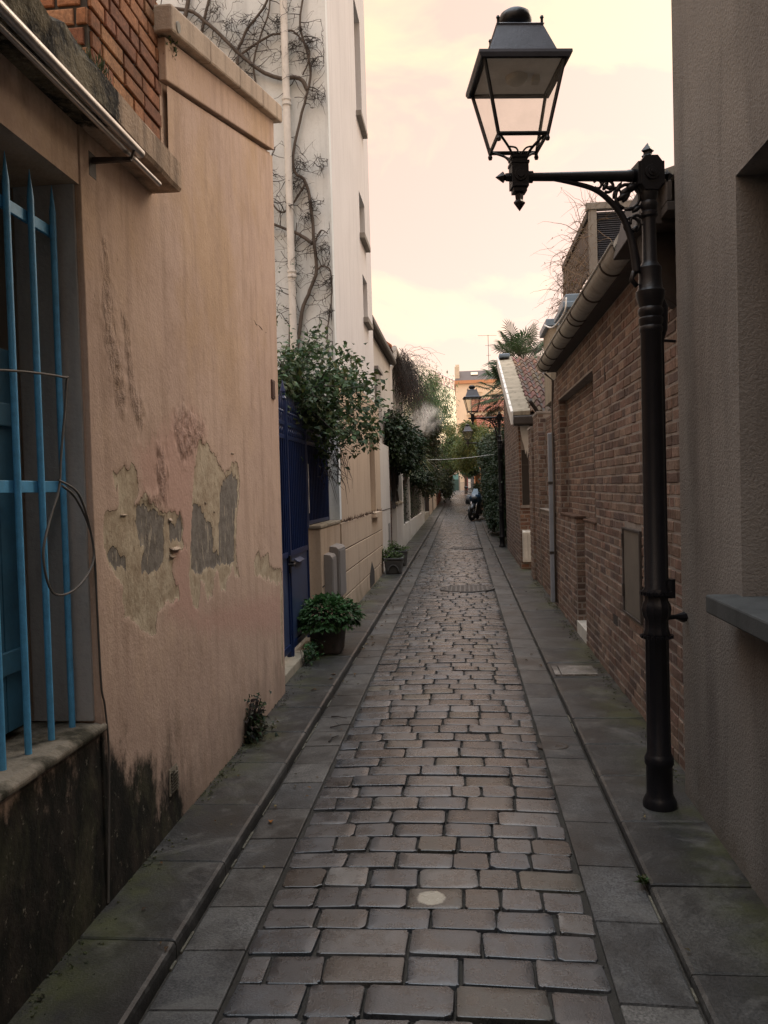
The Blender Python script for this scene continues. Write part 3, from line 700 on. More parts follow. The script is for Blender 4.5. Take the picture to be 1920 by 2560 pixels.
# ------------------------------------------------------------------ blue gate
GX=-1.51
zb=zg(7.2)+.10
GT=thing('blue_gate','navy blue iron double gate with spear tips and a solid lower panel','gate',(GX,7.6,zb))
def leafgate(y0,y1,zlo,name):
    b=MB()
    z1=2.2
    b.box(GX-.02,GX+.02,y0,y0+.035,zlo,z1); b.box(GX-.02,GX+.02,y1-.035,y1,zlo,z1)
    for z,h in ((zlo+.05,.06),(1.03,.05),(2.05,.035),(z1-.035,.035)): b.box(GX-.017,GX+.017,y0+.035,y1-.035,z,z+h)
    o=b.build('gate_frame',M['navy'],GT,bevel=.003)
    b=MB(); b.box(GX-.012,GX-.004,y0+.03,y1-.03,1.08,2.05); b.build('backing_sheet',M['navy'],GT)
    b=MB(); b.box(GX-.008,GX+.006,y0+.035,y1-.035,zlo+.11,1.03); b.build('lower_panel',M['greyblue'],GT,bevel=.003)
    n=max(2,int((y1-y0)/.085))
    for i in range(n):
        yy=y0+.035+(y1-y0-.07)*(i+.5)/n
        b=MB(); b.tube([(GX+.008,yy,1.06),(GX+.008,yy,2.22),(GX+.008,yy,2.27)],[.009,.009,.008],8)
        b.lathe([(.009,2.26),(.016,2.275),(.016,2.285),(.009,2.295),(.013,2.32),(.011,2.36),(.001,2.44)],8,(GX+.008,yy,0))
        b.build('bar',M['navy'],GT,auto=40)
    b=MB(); b2=MB()
    for i in range(n):
        yy=y0+.035+(y1-y0-.07)*(i+.5)/n
        c=[(GX+.008,yy+.028*math.cos(a),2.115+.028*math.sin(a)) for a in [k*math.pi/5 for k in range(11)]]
        b.tube(c,.005,5,False)
        c=[(GX+.008,yy+.03*math.cos(a)*(1-.5*k/10),2.245+.03*math.sin(a)) for k,a in enumerate([k*math.pi/7-.6 for k in range(11)])]
        b2.tube(c,.004,5,False)
    b.build('ring_frieze',M['navy'],GT,smooth=True); b2.build('scrollwork',M['navy'],GT,smooth=True)
zlo=zg(7)+.13
leafgate(6.15,7.03,zlo,'a'); leafgate(7.07,7.94,zlo,'b')
b=MB(); b.box(GX-.03,GX+.03,7.028,7.072,zlo-.03,2.38); b.lathe([(.02,2.38),(.03,2.4),(.02,2.42),(.026,2.46),(.001,2.56)],10,(GX,7.05,0))
b.build('middle_post',M['navy'],GT,bevel=.004)
b=MB(); b.box(GX+.02,GX+.06,7.0,7.1,.955,1.0); b.tube([(GX+.03,6.9,.98),(GX+.075,6.9,.98),(GX+.075,7.0,.98)],.011,8); b.box(GX+.02,GX+.035,6.98,7.04,.9,1.05)
b.build('latch',M['iron'],GT,bevel=.003)
b=MB(); b.box(GX+.007,GX+.02,7.3,7.55,.93,.99); b.prism([(GX+.007,.99),(GX+.05,.965),(GX+.052,.972),(GX+.007,1.0)],'y',7.28,7.57); b.build('letter_slot',M['greyblue'],GT,bevel=.002)
# the fence panel carried on the low wall
b=MB(); b.box(GX-.02,GX+.02,7.96,8.0,1.24,2.2); b.box(GX-.02,GX+.02,9.22,9.26,1.24,2.2)
for z in (1.27,2.05,2.165): b.box(GX-.017,GX+.017,8.0,9.22,z,z+.035)
fp=b.build('fence_panel',M['navy'],GT,bevel=.003)
b=MB(); b.box(GX-.012,GX-.004,7.98,9.24,1.3,2.05); b.build('backing_sheet',M['navy'],GT)
for i in range(14):
    yy=8.04+i*.0885; b=MB(); b.tube([(GX+.008,yy,1.25),(GX+.008,yy,2.27)],.009,8); b.lathe([(.009,2.26),(.016,2.275),(.009,2.295),(.012,2.33),(.001,2.44)],8,(GX+.008,yy,0)); b.build('bar',M['navy'],GT,auto=40)
b=MB()
pts=[(8.0,1.38),(8.03,1.385),(8.035,1.5),(8.025,1.56),(8.037,1.66),(8.034,1.86),(8.005,1.865),(8.002,1.7),(8.012,1.6),(8.0,1.52)]
b.prism(pts,'x',GX+.0205,GX+.0215)
b.build('paper_strip',M['signwhite'],GT)
b=MB(); b.hull8([(-1.63,6.1,zg(6.1)+.05),(-1.40,6.1,zg(6.1)+.0),(-1.40,7.98,zg(7.98)+.05),(-1.63,7.98,zg(7.98)+.05)],[(-1.63,6.1,zg(6.1)+.13),(-1.41,6.1,zg(6.1)+.125),(-1.41,7.98,zg(7.98)+.125),(-1.63,7.98,zg(7.98)+.13)])
tag(b.build('gate_threshold',M['conc'],bevel=.008),'worn stone threshold under the navy blue gate','threshold')
# low wall beside the gate
LW=thing('low_wall','low mossy concrete wall carrying the railings between blue gate and white house','wall',(-1.43,8.6,zg(8.6)))
b=MB(); b.box(-1.60,-1.382,8.0,9.30,-.1,1.225); b.build('wall',M['creambase'],LW,bevel=.01)
b=MB(); b.box(-1.61,-1.372,7.985,9.30,1.226,1.262); b.build('coping',M['conc'],LW,bevel=.01)
b=MB()
for z in (.385,.65): b.box(-1.3815,-1.378,8.01,9.3,z,z+.012)
b.build('joint_line',M['darkvoid'],LW)
CB=thing('meter_cabinet','grey plastic meter cabinet on the low wall, shorter one nearer the blue gate','cabinet',(-1.35,8.3,.6))
b=MB(); b.prism([(-1.381,.53),(-1.30,.53),(-1.30,.93),(-1.32,.955),(-1.381,.965)],'y',8.14,8.42); b.build('body',M['boxgrey'],CB,bevel=.003)
b=MB(); b.box(-1.299,-1.294,8.16,8.40,.55,.915); b.build('door',M['boxgrey'],CB,bevel=.003)
CB=thing('meter_cabinet','grey plastic meter cabinet on the low wall, taller one nearer the white house','cabinet',(-1.35,8.75,.6))
b=MB(); b.prism([(-1.381,.48),(-1.285,.48),(-1.285,.985),(-1.31,1.01),(-1.381,1.02)],'y',8.50,8.98); b.build('body',M['boxgrey'],CB,bevel=.003)
b=MB(); b.box(-1.284,-1.278,8.53,8.95,.5,.97); b.build('door',M['boxgrey'],CB,bevel=.003)
# ------------------------------------------------------------------ tall white house
TH=thing('white_house','tall white rendered house with narrow windows and a cream lower wall','house',(-1.38,11.4,zg(11.4)))
YS=9.31; FX=-1.38
b=MB()
b.box(-9,FX-.304,YS,13.55,-.2,13.5); b.box(FX-.303,FX-.001,YS,YS+.14,1.262,13.5)
b.build('side_wall',M['whiteside'],TH)
wins=[(12.08,12.83,7.05,8.72),(12.10,12.80,5.31,5.93),(12.27,12.86,4.13,4.77),(12.55,13.3,1.24,2.42)]
ylist=sorted(set([YS+.002,13.55]+[w[0] for w in wins]+[w[1] for w in wins])); 
def front(b,z0,z1,x0,x1,ya,yb):
    ys=sorted(set([ya,yb]+[v for w in wins for v in w[:2] if ya<v<yb])); zs=sorted(set([z0,z1]+[v for w in wins for v in w[2:] if z0<v<z1]))
    for i in range(len(ys)-1):
        run=None
        for j in range(len(zs)-1):
            cy=(ys[i]+ys[i+1])/2; cz=(zs[j]+zs[j+1])/2
            hole=any(w[0]<cy<w[1] and w[2]<cz<w[3] for w in wins)
            if hole:
                if run is not None: b.box(x0,x1,ys[i],ys[i+1],run,zs[j]); run=None
            elif run is None: run=zs[j]
        if run is not None: b.box(x0,x1,ys[i],ys[i+1],run,z1)
b=MB(); front(b,3.0,13.5,FX-.302,FX,YS+.141,13.55); b.build('street_wall',M['whitefront'],TH)
b=MB(); front(b,1.225,2.999,FX-.302,FX-.003,YS+.141,14.15); b.build('cream_wall',M['creambase'],TH)
b=MB()
for z0,z1 in ((-.2,.36),(.374,.635),(.649,.90),(.914,1.224)): b.box(FX-.3,FX+.012,YS-.004,14.16,z0,z1)
b.build('rusticated_base',M['creambase'],TH,bevel=.005)
b=MB(); b.box(FX-.3,FX-.003,YS,14.15,-.1,1.22); b.build('joint_line',M['darkvoid'],TH)
for (ya,yb,z0,z1) in wins:
    b=MB(); b.box(FX-.30,FX-.27,ya,yb,z0,z1); w=b.build('window',M['window'],TH)
    b=MB(); b.box(FX-.269,FX-.235,ya,ya+.05,z0,z1); b.box(FX-.269,FX-.235,yb-.05,yb,z0,z1); b.box(FX-.269,FX-.235,ya,yb,z1-.05,z1); b.box(FX-.269,FX-.235,ya,yb,z0,z0+.06); b.build('frame',M['boxgrey'],w)
    b=MB(); b.box(FX-.26,FX+.075,ya-.04,yb+.04,z0-.075,z0+.004); b.build('sill',M['greywall'] if z0>2 else M['creambase'],w,bevel=.006)
b=MB(); b.prism([(12.0,.16),(12.62,.17),(12.62,.35),(12.31,.52),(12.0,.34)],'x',FX+.0125,FX+.0155); b.build('cellar_vent',M['darkvoid'],TH)
# debris of dead creeper on the ledge
b=MB()
for i in range(380):
    y=U(9.35,14.1); 
    if R()<.35*(.5+.5*math.sin(y*5)): continue
    p=Vector((FX+U(-.003,.012),y,1.228)); d=Vector((U(.0,.5),U(-1,1),U(-.1,1.1))); 
    b.leaf(p,d,Vector((1,0,.3)),U(.02,.07),U(.008,.02),random.choice([(.10,.06,.04),(.15,.09,.06),(.06,.04,.03)]),.3)
tag(b.build('dead_creeper',M['dryleaf']),'dead brown creeper remnants along the ledge of the white house','creeper')
DP=thing('drainpipe','white drainpipe running up the side wall of the white house','drainpipe',(-1.81,9.24,1.3))
b=MB(); b.tube([(-1.83,9.24,.2),(-1.83,9.24,2.0),(-1.835,9.24,3.3),(-1.83,9.24,13.4)],.042,16); b.build('pipe',M['whitepvc'],DP,auto=40)
for z in (4.03,5.93,8.0,10.):
    b=MB(); b.lathe([(.042,-.045),(.052,-.043),(.052,-.02),(.047,-.018),(.047,.01),(.054,.012),(.054,.035),(.043,.037)],16,(-1.832,9.24,z)); b.box(-1.86,-1.80,9.24,9.309,z-.012,z+.0); b.build('collar',M['whitepvc'],DP,auto=40)
# ------------------------------------------------------------------ climbing vine on the side wall
VY=9.275
VN=thing('wall_vine','bare twisted climbing vine spread over the side of the white house','vine',(-1.8,VY,zg(9.3)))
trunk=[(-1.95,.2),(-1.93,1.6),(-1.86,2.7),(-1.782,3.313),(-1.726,3.638),(-1.656,3.798),(-1.555,4.064),(-1.574,4.354),(-1.584,4.644),(-1.645,5.026),(-1.77,5.16),(-1.772,5.394),(-1.667,5.8),(-1.595,6.045),(-1.552,6.256),(-1.60,6.5),(-1.66,6.8),(-1.6,7.3),(-1.7,8.2)]
def P3(l,j=.006): return [(x,VY-.012+U(-j,j),z) for x,z in l]
main=[]
b=MB()
def stem(l,r0,r1,n=5):
    p=spline(P3(l),n); k=len(p); b.tube([q+Vector((U(-.004,.004),0,U(-.004,.004))) for q in p],[r0+(r1-r0)*i/(k-1) for i in range(k)],7); main.append((p,r0))
stem(trunk,.025,.010)
stem([(-1.592,4.355),(-1.70,4.44),(-1.791,4.493),(-2.066,4.617),(-2.3,4.75),(-2.8,4.8)],.022,.01)
stem([(-1.595,6.045),(-1.66,6.16),(-1.756,6.2),(-1.9,6.203),(-2.113,6.297),(-2.345,6.493),(-2.549,6.713),(-2.756,6.908),(-2.912,7.023),(-3.3,7.1)],.024,.020)
stem([(-2.397,6.522),(-2.32,6.64),(-2.256,6.767),(-2.037,7.029),(-1.953,7.3),(-1.8,7.9)],.018,.010)
stem([(-2.345,6.493),(-2.156,6.606),(-1.98,6.68),(-1.89,6.687),(-1.76,6.71),(-1.66,6.62),(-1.558,6.433),(-1.644,6.211)],.014,.008)
stem([(-2.46,5.9),(-2.41,6.2),(-2.372,6.469)],.014,.018)
stem([(-2.15,6.0),(-2.2,6.35),(-2.13,6.62),(-2.0,6.95),(-1.98,7.3)],.013,.008)
stem([(-1.555,4.064),(-1.50,4.10),(-1.453,4.095),(-1.40,4.04),(-1.39,3.802),(-1.433,3.533),(-1.459,3.298),(-1.45,3.1)],.012,.006)
stem([(-1.645,5.026),(-1.9,4.72),(-2.06,4.9),(-2.07,5.2),(-1.98,5.45)],.012,.006)
stem([(-1.57,4.35),(-1.5,4.5),(-1.42,4.46)],.009,.005)
stem([(-1.9,3.0),(-1.86,3.8),(-1.8,4.3),(-1.76,4.6)],.010,.005)
stem([(-2.9,6.3),(-2.75,6.9),(-2.62,7.4),(-2.6,8)],.02,.012)
stem([(-3.2,6.4),(-2.95,7.0),(-2.85,7.6)],.03,.02)
b.build('stem',M['bark'],VN,smooth=True)
b=MB()
def twig(p,d,l,r,depth=0):
    pts=[p]; q=p.copy(); dd=d.copy(); n=5
    for i in range(n):
        dd=(dd+Vector((U(-.55,.55),U(-.06,.06),U(-.6,.45)))).normalized(); q=q+dd*(l/n); q.y=min(q.y,VY+.02); q.y=max(q.y,VY-.09); q.x=min(q.x,-1.395)
        pts.append(q.copy())
    b.tube(pts,[r*(1-.75*i/n) for i in range(n+1)],4,False)
    if depth<2:
        for i in range(random.randint(1,3)):
            k=random.randint(1,n); s=1 if R()<.5 else -1
            twig(pts[k],Vector((dd.z*s+U(-.3,.3),U(-.2,0),-dd.x*s+U(-.4,.4))),l*U(.3,.6),r*.65,depth+1)
for (p,r0) in main:
    k=len(p)
    for i in range(1,k-1):
        if R()<.55:
            t=(p[i+1]-p[i]).normalized(); s=1 if R()<.5 else -1
            twig(p[i],Vector((t.z*s,-.15,-t.x*s+U(-.3,.3))),U(.10,.42),U(.0035,.007))
for x,z,rr in ((-1.487,5.984,.09),(-1.472,5.267,.09),(-1.579,4.806,.08),(-1.446,4.311,.07),(-1.402,3.948,.07),(-1.42,3.6,.06),(-1.638,4.665,.07),(-1.6,6.6,.1),(-1.52,6.35,.08),(-2.35,6.3,.06),(-2.25,6.85,.08),(-2.6,7.0,.12),(-1.75,6.55,.06),(-1.72,5.25,.08),(-1.75,5.05,.08),(-2.45,6.85,.1),(-1.9,6.8,.08)):
    for i in range(36):
        a=U(0,6.28); q=Vector((x+rr*U(0,1)*math.cos(a),VY-U(0,.05),z+rr*U(0,1)*math.sin(a)))
        twig(q,Vector((U(-1,1),-.2,U(-1.4,.3))),U(.06,.16),U(.0022,.004),2)
for i in range(60):
    x=U(-3.0,-1.45); z=U(3.2,7.2); twig(Vector((x,VY,z)),Vector((U(-1,1),-.1,U(-.6,.8))),U(.2,.5),U(.002,.004),1)
b.build('twigs',M['barkdark'],VN)
# ------------------------------------------------------------------ rose bush hanging over the gate
def leafcloud(b,clumps,n,l0,l1,cols,up=.3,asp=.62,droop=.2,fold=.22):
    for i in range(n):
        c=random.choice(clumps)
        ctr,rad=Vector(c[0]),c[1]
        g=Vector((random.gauss(0,1),random.gauss(0,1),random.gauss(0,1)))
        if g.length<1e-3: continue
        g=g.normalized()*(abs(random.gauss(.72,.28)))
        rv=Vector(rad) if isinstance(rad,(tuple,list)) else Vector((rad,)*3)
        p=ctr+Vector((g.x*rv.x,g.y*rv.y,g.z*rv.z))
        d=Vector((g.x+U(-.7,.7),g.y+U(-.7,.7),g.z*.5+U(-.8,.5)-droop))
        nr=Vector((U(-.6,.6),U(-.6,.6),1)).normalized()
        k=random.choice(cols); s=U(.75,1.25); tint=c[2] if len(c)>2 else 1.
        l=U(l0,l1); b.leaf(p,d,nr,l,l*asp,tuple(v*s*tint for v in k),fold)
GR=[(.035,.07,.028),(.045,.085,.03),(.03,.06,.03),(.06,.095,.035),(.075,.09,.03)]
RB=thing('rose_bush','leafy overgrown shrub arching over the blue gate against the white house','shrub',(-2.0,8.3,zg(8.3)))
rs=random.getstate()
b=MB(); tips=[]
def cane(pts,r,n=6):
    p=spline(pts,n); k=len(p); b.tube(p,[r*(1-.75*i/(k-1)) for i in range(k)],5); return p
for i in range(64):
    y0=U(7.6,8.9); tip=Vector((U(-1.66,-.88),U(7.3,9.0),U(1.85,3.12)))
    if R()<.28: tip=Vector((U(-1.9,-1.5),U(7.0,8.0),U(2.1,2.85)))
    mid=Vector((U(-1.9,-1.6),y0+U(-.2,.2),U(2.1,2.6)))
    p=cane([(U(-2.15,-1.95),y0,.2),(U(-2.1,-1.85),y0+U(-.1,.1),1.4),mid,mid.lerp(tip,.55)+Vector((0,0,U(.05,.3))),tip],U(.007,.012)); tips+=p[14:]
for i in range(190):
    p=random.choice(tips); d=Vector((U(-.3,1),U(-1,1),U(-.8,.7))); q=[p,p+d*.12,p+d*.2+Vector((U(-.1,.1),U(-.1,.1),U(-.16,.08)))]
    b.tube(q,[.003,.0025,.001],4,False); tips+=q[1:]
for i in range(150):   # tangle of bare canes hanging down by the wall corner
    p=Vector((U(-1.55,-1.25),U(8.6,9.2),U(1.7,2.3))); d=Vector((U(-.3,.5),U(-.4,.3),U(-1,.3))); q=[p,p+d*.14,p+d*.26+Vector((U(-.08,.08),U(-.05,.05),U(-.15,.05)))]
    b.tube(q,[.0035,.003,.001],4,False)
b.build('cane',M['barkdark'],RB)
b=MB()
for p in tips:
    if p.z<1.75: continue
    for q in range(random.randint(3,7)):
        o=Vector((random.gauss(0,.05),random.gauss(0,.06),random.gauss(0,.06))); d=Vector((U(-1,1),U(-1,1),U(-1,.5)))
        k=random.choice(GR); s=U(.7,1.3); l=U(.045,.08); b.leaf(p+o,d,Vector((U(-.5,.8),U(-.8,.2),1)).normalized(),l,l*.72,tuple(v*s for v in k),.15)
leafcloud(b,[((-1.28,8.5,2.62),(.42,.5,.42)),((-1.05,8.55,2.50),(.26,.45,.42)),((-1.12,8.5,2.75),(.26,.4,.18)),((-.98,8.5,2.2),(.2,.35,.2)),((-1.35,8.6,2.6),(.25,.4,.3))],800,.045,.085,GR,asp=.72)
b.build('foliage',M['leaf'],RB)
# ------------------------------------------------------------------ planters by the wall
def planter(name,label,x0,x1,y0,y1,z,h,mat,arch=False):
    t=thing(name,label,'planter',((x0+x1)/2,(y0+y1)/2,z)); i=.025
    b=MB(); b.hull8([(x0+i,y0+i,z),(x1-i,y0+i,z),(x1-i,y1-i,z),(x0+i,y1-i,z)],[(x0,y0,z+h),(x1,y0,z+h),(x1,y1,z+h),(x0,y1,z+h)])
    o=b.build('body',mat,t,bevel=.02)
    b=MB(); 
    for a in ((x0-.008,x1+.008,y0-.008,y0+.03),(x0-.008,x1+.008,y1-.03,y1+.008),(x0-.008,x0+.03,y0+.0301,y1-.0301),(x1-.03,x1+.008,y0+.0301,y1-.0301)): b.box(*a,z+h+.001,z+h+.035)
    b.build('rim',mat,t,bevel=.008)
    if arch:
        b=MB(); c=(x0+x1)/2; pts=[(c+.09*math.cos(a),y0-.002,z+.03+.13*math.sin(a)) for a in [math.pi*k/10 for k in range(11)]]
        b.tube(pts,.012,6); b.build('arch_relief',mat,t,smooth=True)
    b=MB(); b.box(x0+.03,x1-.03,y0+.03,y1-.03,z+h,z+h+.015); b.build('soil',M['ground'],t)
    return t
z=zg(7.45)+.057
planter('planter','dark square stone planter in front of the blue gate',-1.42,-1.115,7.40,7.75,z,.25,M['pot'])
SH=thing('potted_shrub','round green leafy shrub growing in the planter by the blue gate','shrub',(-1.27,7.57,z+.26))
b=MB(); 
for i in range(16):
    a=U(0,6.28); b.tube([(-1.27+U(-.05,.05),7.57+U(-.05,.05),z+.24),(-1.27+.12*math.cos(a),7.57+.12*math.sin(a),z+.36),(-1.27+.2*math.cos(a),7.57+.2*math.sin(a),z+.42)],.004,4)
b.build('stem',M['barkdark'],SH)
b=MB(); PG=[(.035,.095,.028),(.05,.13,.04),(.028,.07,.022),(.06,.14,.045)]
for i in range(1500):
    a=U(0,6.28); e=math.asin(U(-.35,1)); rr=U(.8,1.03); g=Vector((math.cos(a)*math.cos(e),math.sin(a)*math.cos(e),math.sin(e)))
    bump=1+.14*math.sin(3*a+1)+.10*math.sin(5*a)+.08*math.sin(4*e*3+a)+(U(.05,.25) if R()<.08 else 0)
    p=Vector((-1.27,7.57,z+.31))+Vector((g.x*.245*bump,g.y*.25*bump,g.z*.19))*rr
    d=(g+Vector((U(-.6,.6),U(-.6,.6),U(-.9,.1)))).normalized(); l=U(.045,.075); k=random.choice(PG); s=U(.7,1.25)
    b.leaf(p,d,(g+Vector((0,0,.6))).normalized(),l,l*.55,tuple(v*s for v in k),.18)
b.build('foliage',M['leaf'],SH)
b=MB()
for i in range(240):
    y=U(6.95,7.45); x=-1.40+abs(random.gauss(0,.06)); g=Vector((U(-.3,1),U(-1,1),U(0,1))); l=U(.02,.045); k=random.choice(PG); b.leaf(Vector((x,y,zg(y)+.06+U(0,.15))),g,Vector((.3,0,1)),l,l*.6,tuple(v*U(.5,1) for v in k))
for i in range(30):
    y=U(7.0,7.4); x=-1.40+U(0,.06); b.tube([(x,y,zg(y)+.05),(x+U(-.02,.05),y+U(-.05,.05),zg(y)+.06+U(.05,.14))],.002,4,mi=1)
tag(b.build('weed_clump',[M['leaf'],M['barkdark']]),'low green weeds at the foot of the blue gate beside the planter','weeds')
b=MB()
for i in range(330):
    h=abs(random.gauss(0,.4)); h=min(h,1); y=5.0+random.gauss(0,.085)*(1.1-h*.5); x=-1.365+abs(random.gauss(0,.055))*(1.2-h*.4); z2=zg(5)+.06+h*.26
    d=Vector((U(0,1),U(-1,1),U(-1,.4))); l=U(.025,.05); b.leaf(Vector((x,y,z2)),d,Vector((.6,-.2,.8)),l,l*.6,tuple(v*U(.4,1.1) for v in random.choice([(.04,.06,.025),(.05,.05,.025),(.03,.04,.02)])))
for i in range(28):
    y=5.0+U(-.1,.1); b.tube([(-1.36,y,zg(5)+.05),(-1.34+U(0,.04),y+U(-.05,.05),zg(5)+.18),(-1.33+U(0,.08),y+U(-.1,.1),zg(5)+U(.2,.33))],.003,4,mi=1)
tag(b.build('ivy_tuft',[M['leaf2'],M['barkdark']]),'dark ivy tuft growing from the foot of the peach wall','ivy')
b=MB()
for i in range(130):
    y=2.86+random.gauss(0,.05); p=Vector((-1.235+U(-.03,.02),y,3.085+U(0,.02))); d=Vector((U(-.2,.5),U(-.6,.6),1)); l=U(.02,.055); b.leaf(p,d,Vector((1,0,0)),l,l*.16,tuple(v*U(.6,1.2) for v in (.07,.09,.03)))
tag(b.build('grass_tuft',M['leaf2']),'small green grass tuft on the canopy slab below the orange bricks','grass')
b=MB()
for i in range(40):
    p=Vector((WX+.03+U(-.02,.02),3.93+U(-.05,.06),3.77+U(-.06,.02))); d=Vector((U(0,.6),U(-.6,.6),U(-.5,1))); l=U(.02,.045); b.leaf(p,d,Vector((1,0,0)),l,l*.4,tuple(v*U(.6,1.2) for v in (.08,.10,.03)))
tag(b.build('moss_tuft',M['leaf2']),'tiny moss tuft under the overflow spout of the peach house','moss')
b=MB()
for i in range(300):
    p=Vector((random.gauss(-1.98,.14),U(7.6,8.6),random.gauss(3.35,.32))); d=Vector((U(-1,1),U(-1,1),U(-1,.5))); l=U(.035,.06); b.leaf(p,d,Vector((0,-.4,1)),l,l*.7,tuple(v*U(.6,1.3) for v in random.choice(GR)))
for i in range(14):
    b.tube(spline([(-2.05+U(-.1,.1),8.1+U(-.3,.3),1.0),(-2.02+U(-.1,.1),8.1+U(-.3,.3),2.4),(-1.98+U(-.2,.2),8.1+U(-.3,.3),U(3.2,3.8))],4),.004,4,mi=1)
tag(b.build('tall_shrub',[M['leaf'],M['barkdark']]),'slender green shrub behind the peach wall in front of the white drainpipe','shrub')
for k,(x0,x1,y0,y1,h,lab,lab2) in enumerate(((-1.33,-1.02,13.8,14.1,.24,'dark grey planter with an arch relief on the left pavement, nearer of the pair','low green plant in the nearer of the two grey planters'),(-1.33,-1.03,15.1,15.4,.25,'dark grey planter on the left pavement, farther one hidden behind its twin','low green plant in the farther of the two grey planters'))):
    z=zg(y0)+.057; planter('planter',lab,x0,x1,y0,y1,z,h,M['potgrey'],True)
    b=MB(); leafcloud(b,[((-1.25,(y0+y1)/2,z+.32),(.14,.14,.1)),((-1.12,(y0+y1)/2,z+.29),(.1,.12,.07)),((-1.31,(y0+y1)/2,z+.36),(.08,.1,.12))],420,.03,.06,[(.06,.10,.03),(.09,.14,.04),(.05,.08,.03)])
    for i in range(12): b.tube([(-1.2+U(-.1,.1),y0+.15+U(-.1,.1),z+h),(-1.2+U(-.12,.12),y0+.15+U(-.1,.1),z+h+U(.05,.12))],.003,4,mi=1)
    tag(b.build('potted_plant',[M['leaf2'],M['barkdark']]),lab2,'plant')
# ------------------------------------------------------------------ RIGHT SIDE
PX=1.055
RH=thing('roughcast_house','tall grey-brown roughcast house with a projecting stone sill','house',(PX,2.,zg(2)))
b=MB()
def rb(y0,y1,z0,z1,x0=PX): b.box(x0,x0+.5,y0,y1,z0,z1)
rb(-6,2.1,-.3,8.); rb(2.1,3.28,-.3,1.09); rb(2.1,3.28,2.74,8.); rb(3.28,4.165,-.3,8.)
b.box(PX+.5,7,-6,4.16,-.3,8.)
b.build('wall',M['rough'],RH)
b=MB(); b.box(PX+.28,PX+.34,2.1,3.28,1.1,2.74); w=b.build('window',M['darkvoid'],RH)
b=MB(); b.box(PX+.22,PX+.279,3.2,3.28,1.16,2.74); b.box(PX+.22,PX+.279,2.1,3.2,2.66,2.74); b.box(PX+.22,PX+.279,2.1,3.2,1.16,1.25); b.build('frame',M['brownwood'],w,bevel=.004)
b=MB(); b.box(PX-.115,PX+.3,2.0,3.36,1.078,1.15); b.build('window_sill',M['stone'],RH,bevel=.008)
# brick house --------------------------------------------------
BX=1.13
BH=thing('brick_house','low brown brick house with blind niches and a long zinc gutter','house',(BX,7.3,zg(7)))
b=MB()
Y0,Y1=4.17,9.95
def seg(y0,y1,z0,z1,x=BX): b.box(x,x+.5,y0,y1,z0,z1,1)
# niche A: y7.22-9.75 z1.25-2.56 (depth .10); window slot y7.22-7.85 z1.25-2.2 depth .26; door slot y7.90-8.52 z.3-1.25 depth .22
seg(Y0,7.22,-.2,2.95); seg(7.22,9.75,2.56,2.95); seg(9.75,Y1,-.2,2.95)
seg(7.22,7.90,-.2,1.25); seg(8.52,9.75,-.2,1.25)
seg(7.90,9.75,1.251,2.559,BX+.10); seg(7.22,7.90,2.2,2.559,BX+.10); b.box(BX+.30,BX+.5,7.22,7.90,1.25,2.2,1)
b.box(BX+.22,BX+.5,7.90,8.52,-.2,1.25,1)
cut=[(7.22-Y0,9.75-Y0,1.25,2.56),(7.90-Y0,8.52-Y0,-1,1.25),(5.42-Y0,5.97-Y0,.70,1.27),(6.30-Y0,6.48-Y0,.52,.60)]
bricks(b,(BX,Y0,0.0),(0,1,0),(-1,0,0),Y1-Y0,2.9,cut=cut)
bricks(b,(BX+.10,7.90,1.255),(0,1,0),(-1,0,0),1.85,1.30)
bricks(b,(BX+.10,7.22,2.2),(0,1,0),(-1,0,0),.68,.35)
bricks(b,(BX,9.75,1.255),(1,0,0),(0,-1,0),.10,1.3,head=1,sl=.2)
bricks(b,(BX,8.52,.0),(1,0,0),(0,-1,0),.22,1.25,head=1,sl=.2)
b.build('wall',[M['brick'],M['mortar']],BH)
b=MB(); b.box(BX+.101,BX+.30,7.88,7.899,1.27,2.199); b.box(BX+.28,BX+.299,7.225,7.879,1.27,2.199); b.build('recess_shade_panel',M['brownwood'],BH)  # dark sheets standing in for the shade of the deep recess
b=MB(); b.box(BX-.012,BX+.10,8.50,9.77,1.2505,1.272); b.box(BX-.012,BX+.3,7.19,7.92,1.2505,1.268); b.c=[(.13,.08,.058)]*len(b.c); b.build('niche_sill',M['brick'],BH,bevel=.004)
b=MB(); b.box(BX-.005,BX+.22,7.88,8.54,.0,zg(8)+.16); b.build('door_step',M['boxwhite'],BH,bevel=.005)
b=MB(); b.box(BX+.205,BX+.218,7.92,8.5,.2,1.24); b.build('slot_panel',M['panel'],BH)
b=MB(); b.box(BX-.02,BX+.02,5.40,5.99,.685,.70); b.box(BX-.02,BX+.02,5.40,5.99,1.27,1.285); b.box(BX-.02,BX+.02,5.955,5.99,.70,1.27); b.box(BX-.02,BX+.02,5.40,5.43,.70,1.27); pf=b.build('meter_hatch',M['fascia'],BH,bevel=.003)
b=MB(); b.box(BX-.012,BX+.01,5.431,5.954,.701,1.269); b.build('hatch_door',M['panel'],pf,bevel=.003)
b=MB(); 
for z in (.8,1.15): b.box(BX-.028,BX-.012,5.945,5.965,z,z+.09)
b.build('hinge',M['fascia'],pf)
b=MB(); b.box(BX-.004,BX+.08,6.31,6.47,.525,.60); b.build('air_brick',M['darkvoid'],BH)
b=MB(); b.prism([(6.61,2.37),(6.64,2.43),(6.625,2.52),(6.605,2.44)],'x',BX-.008,BX-.0065); b.build('wall_hole',M['darkvoid'],BH)
b=MB(); b.box(1.02,BX+.06,Y0,Y1-.02,2.905,2.95); b.box(1.02,1.045,Y0,Y1,2.951,3.05); b.build('fascia_board',M['fascia'],BH,bevel=.004)
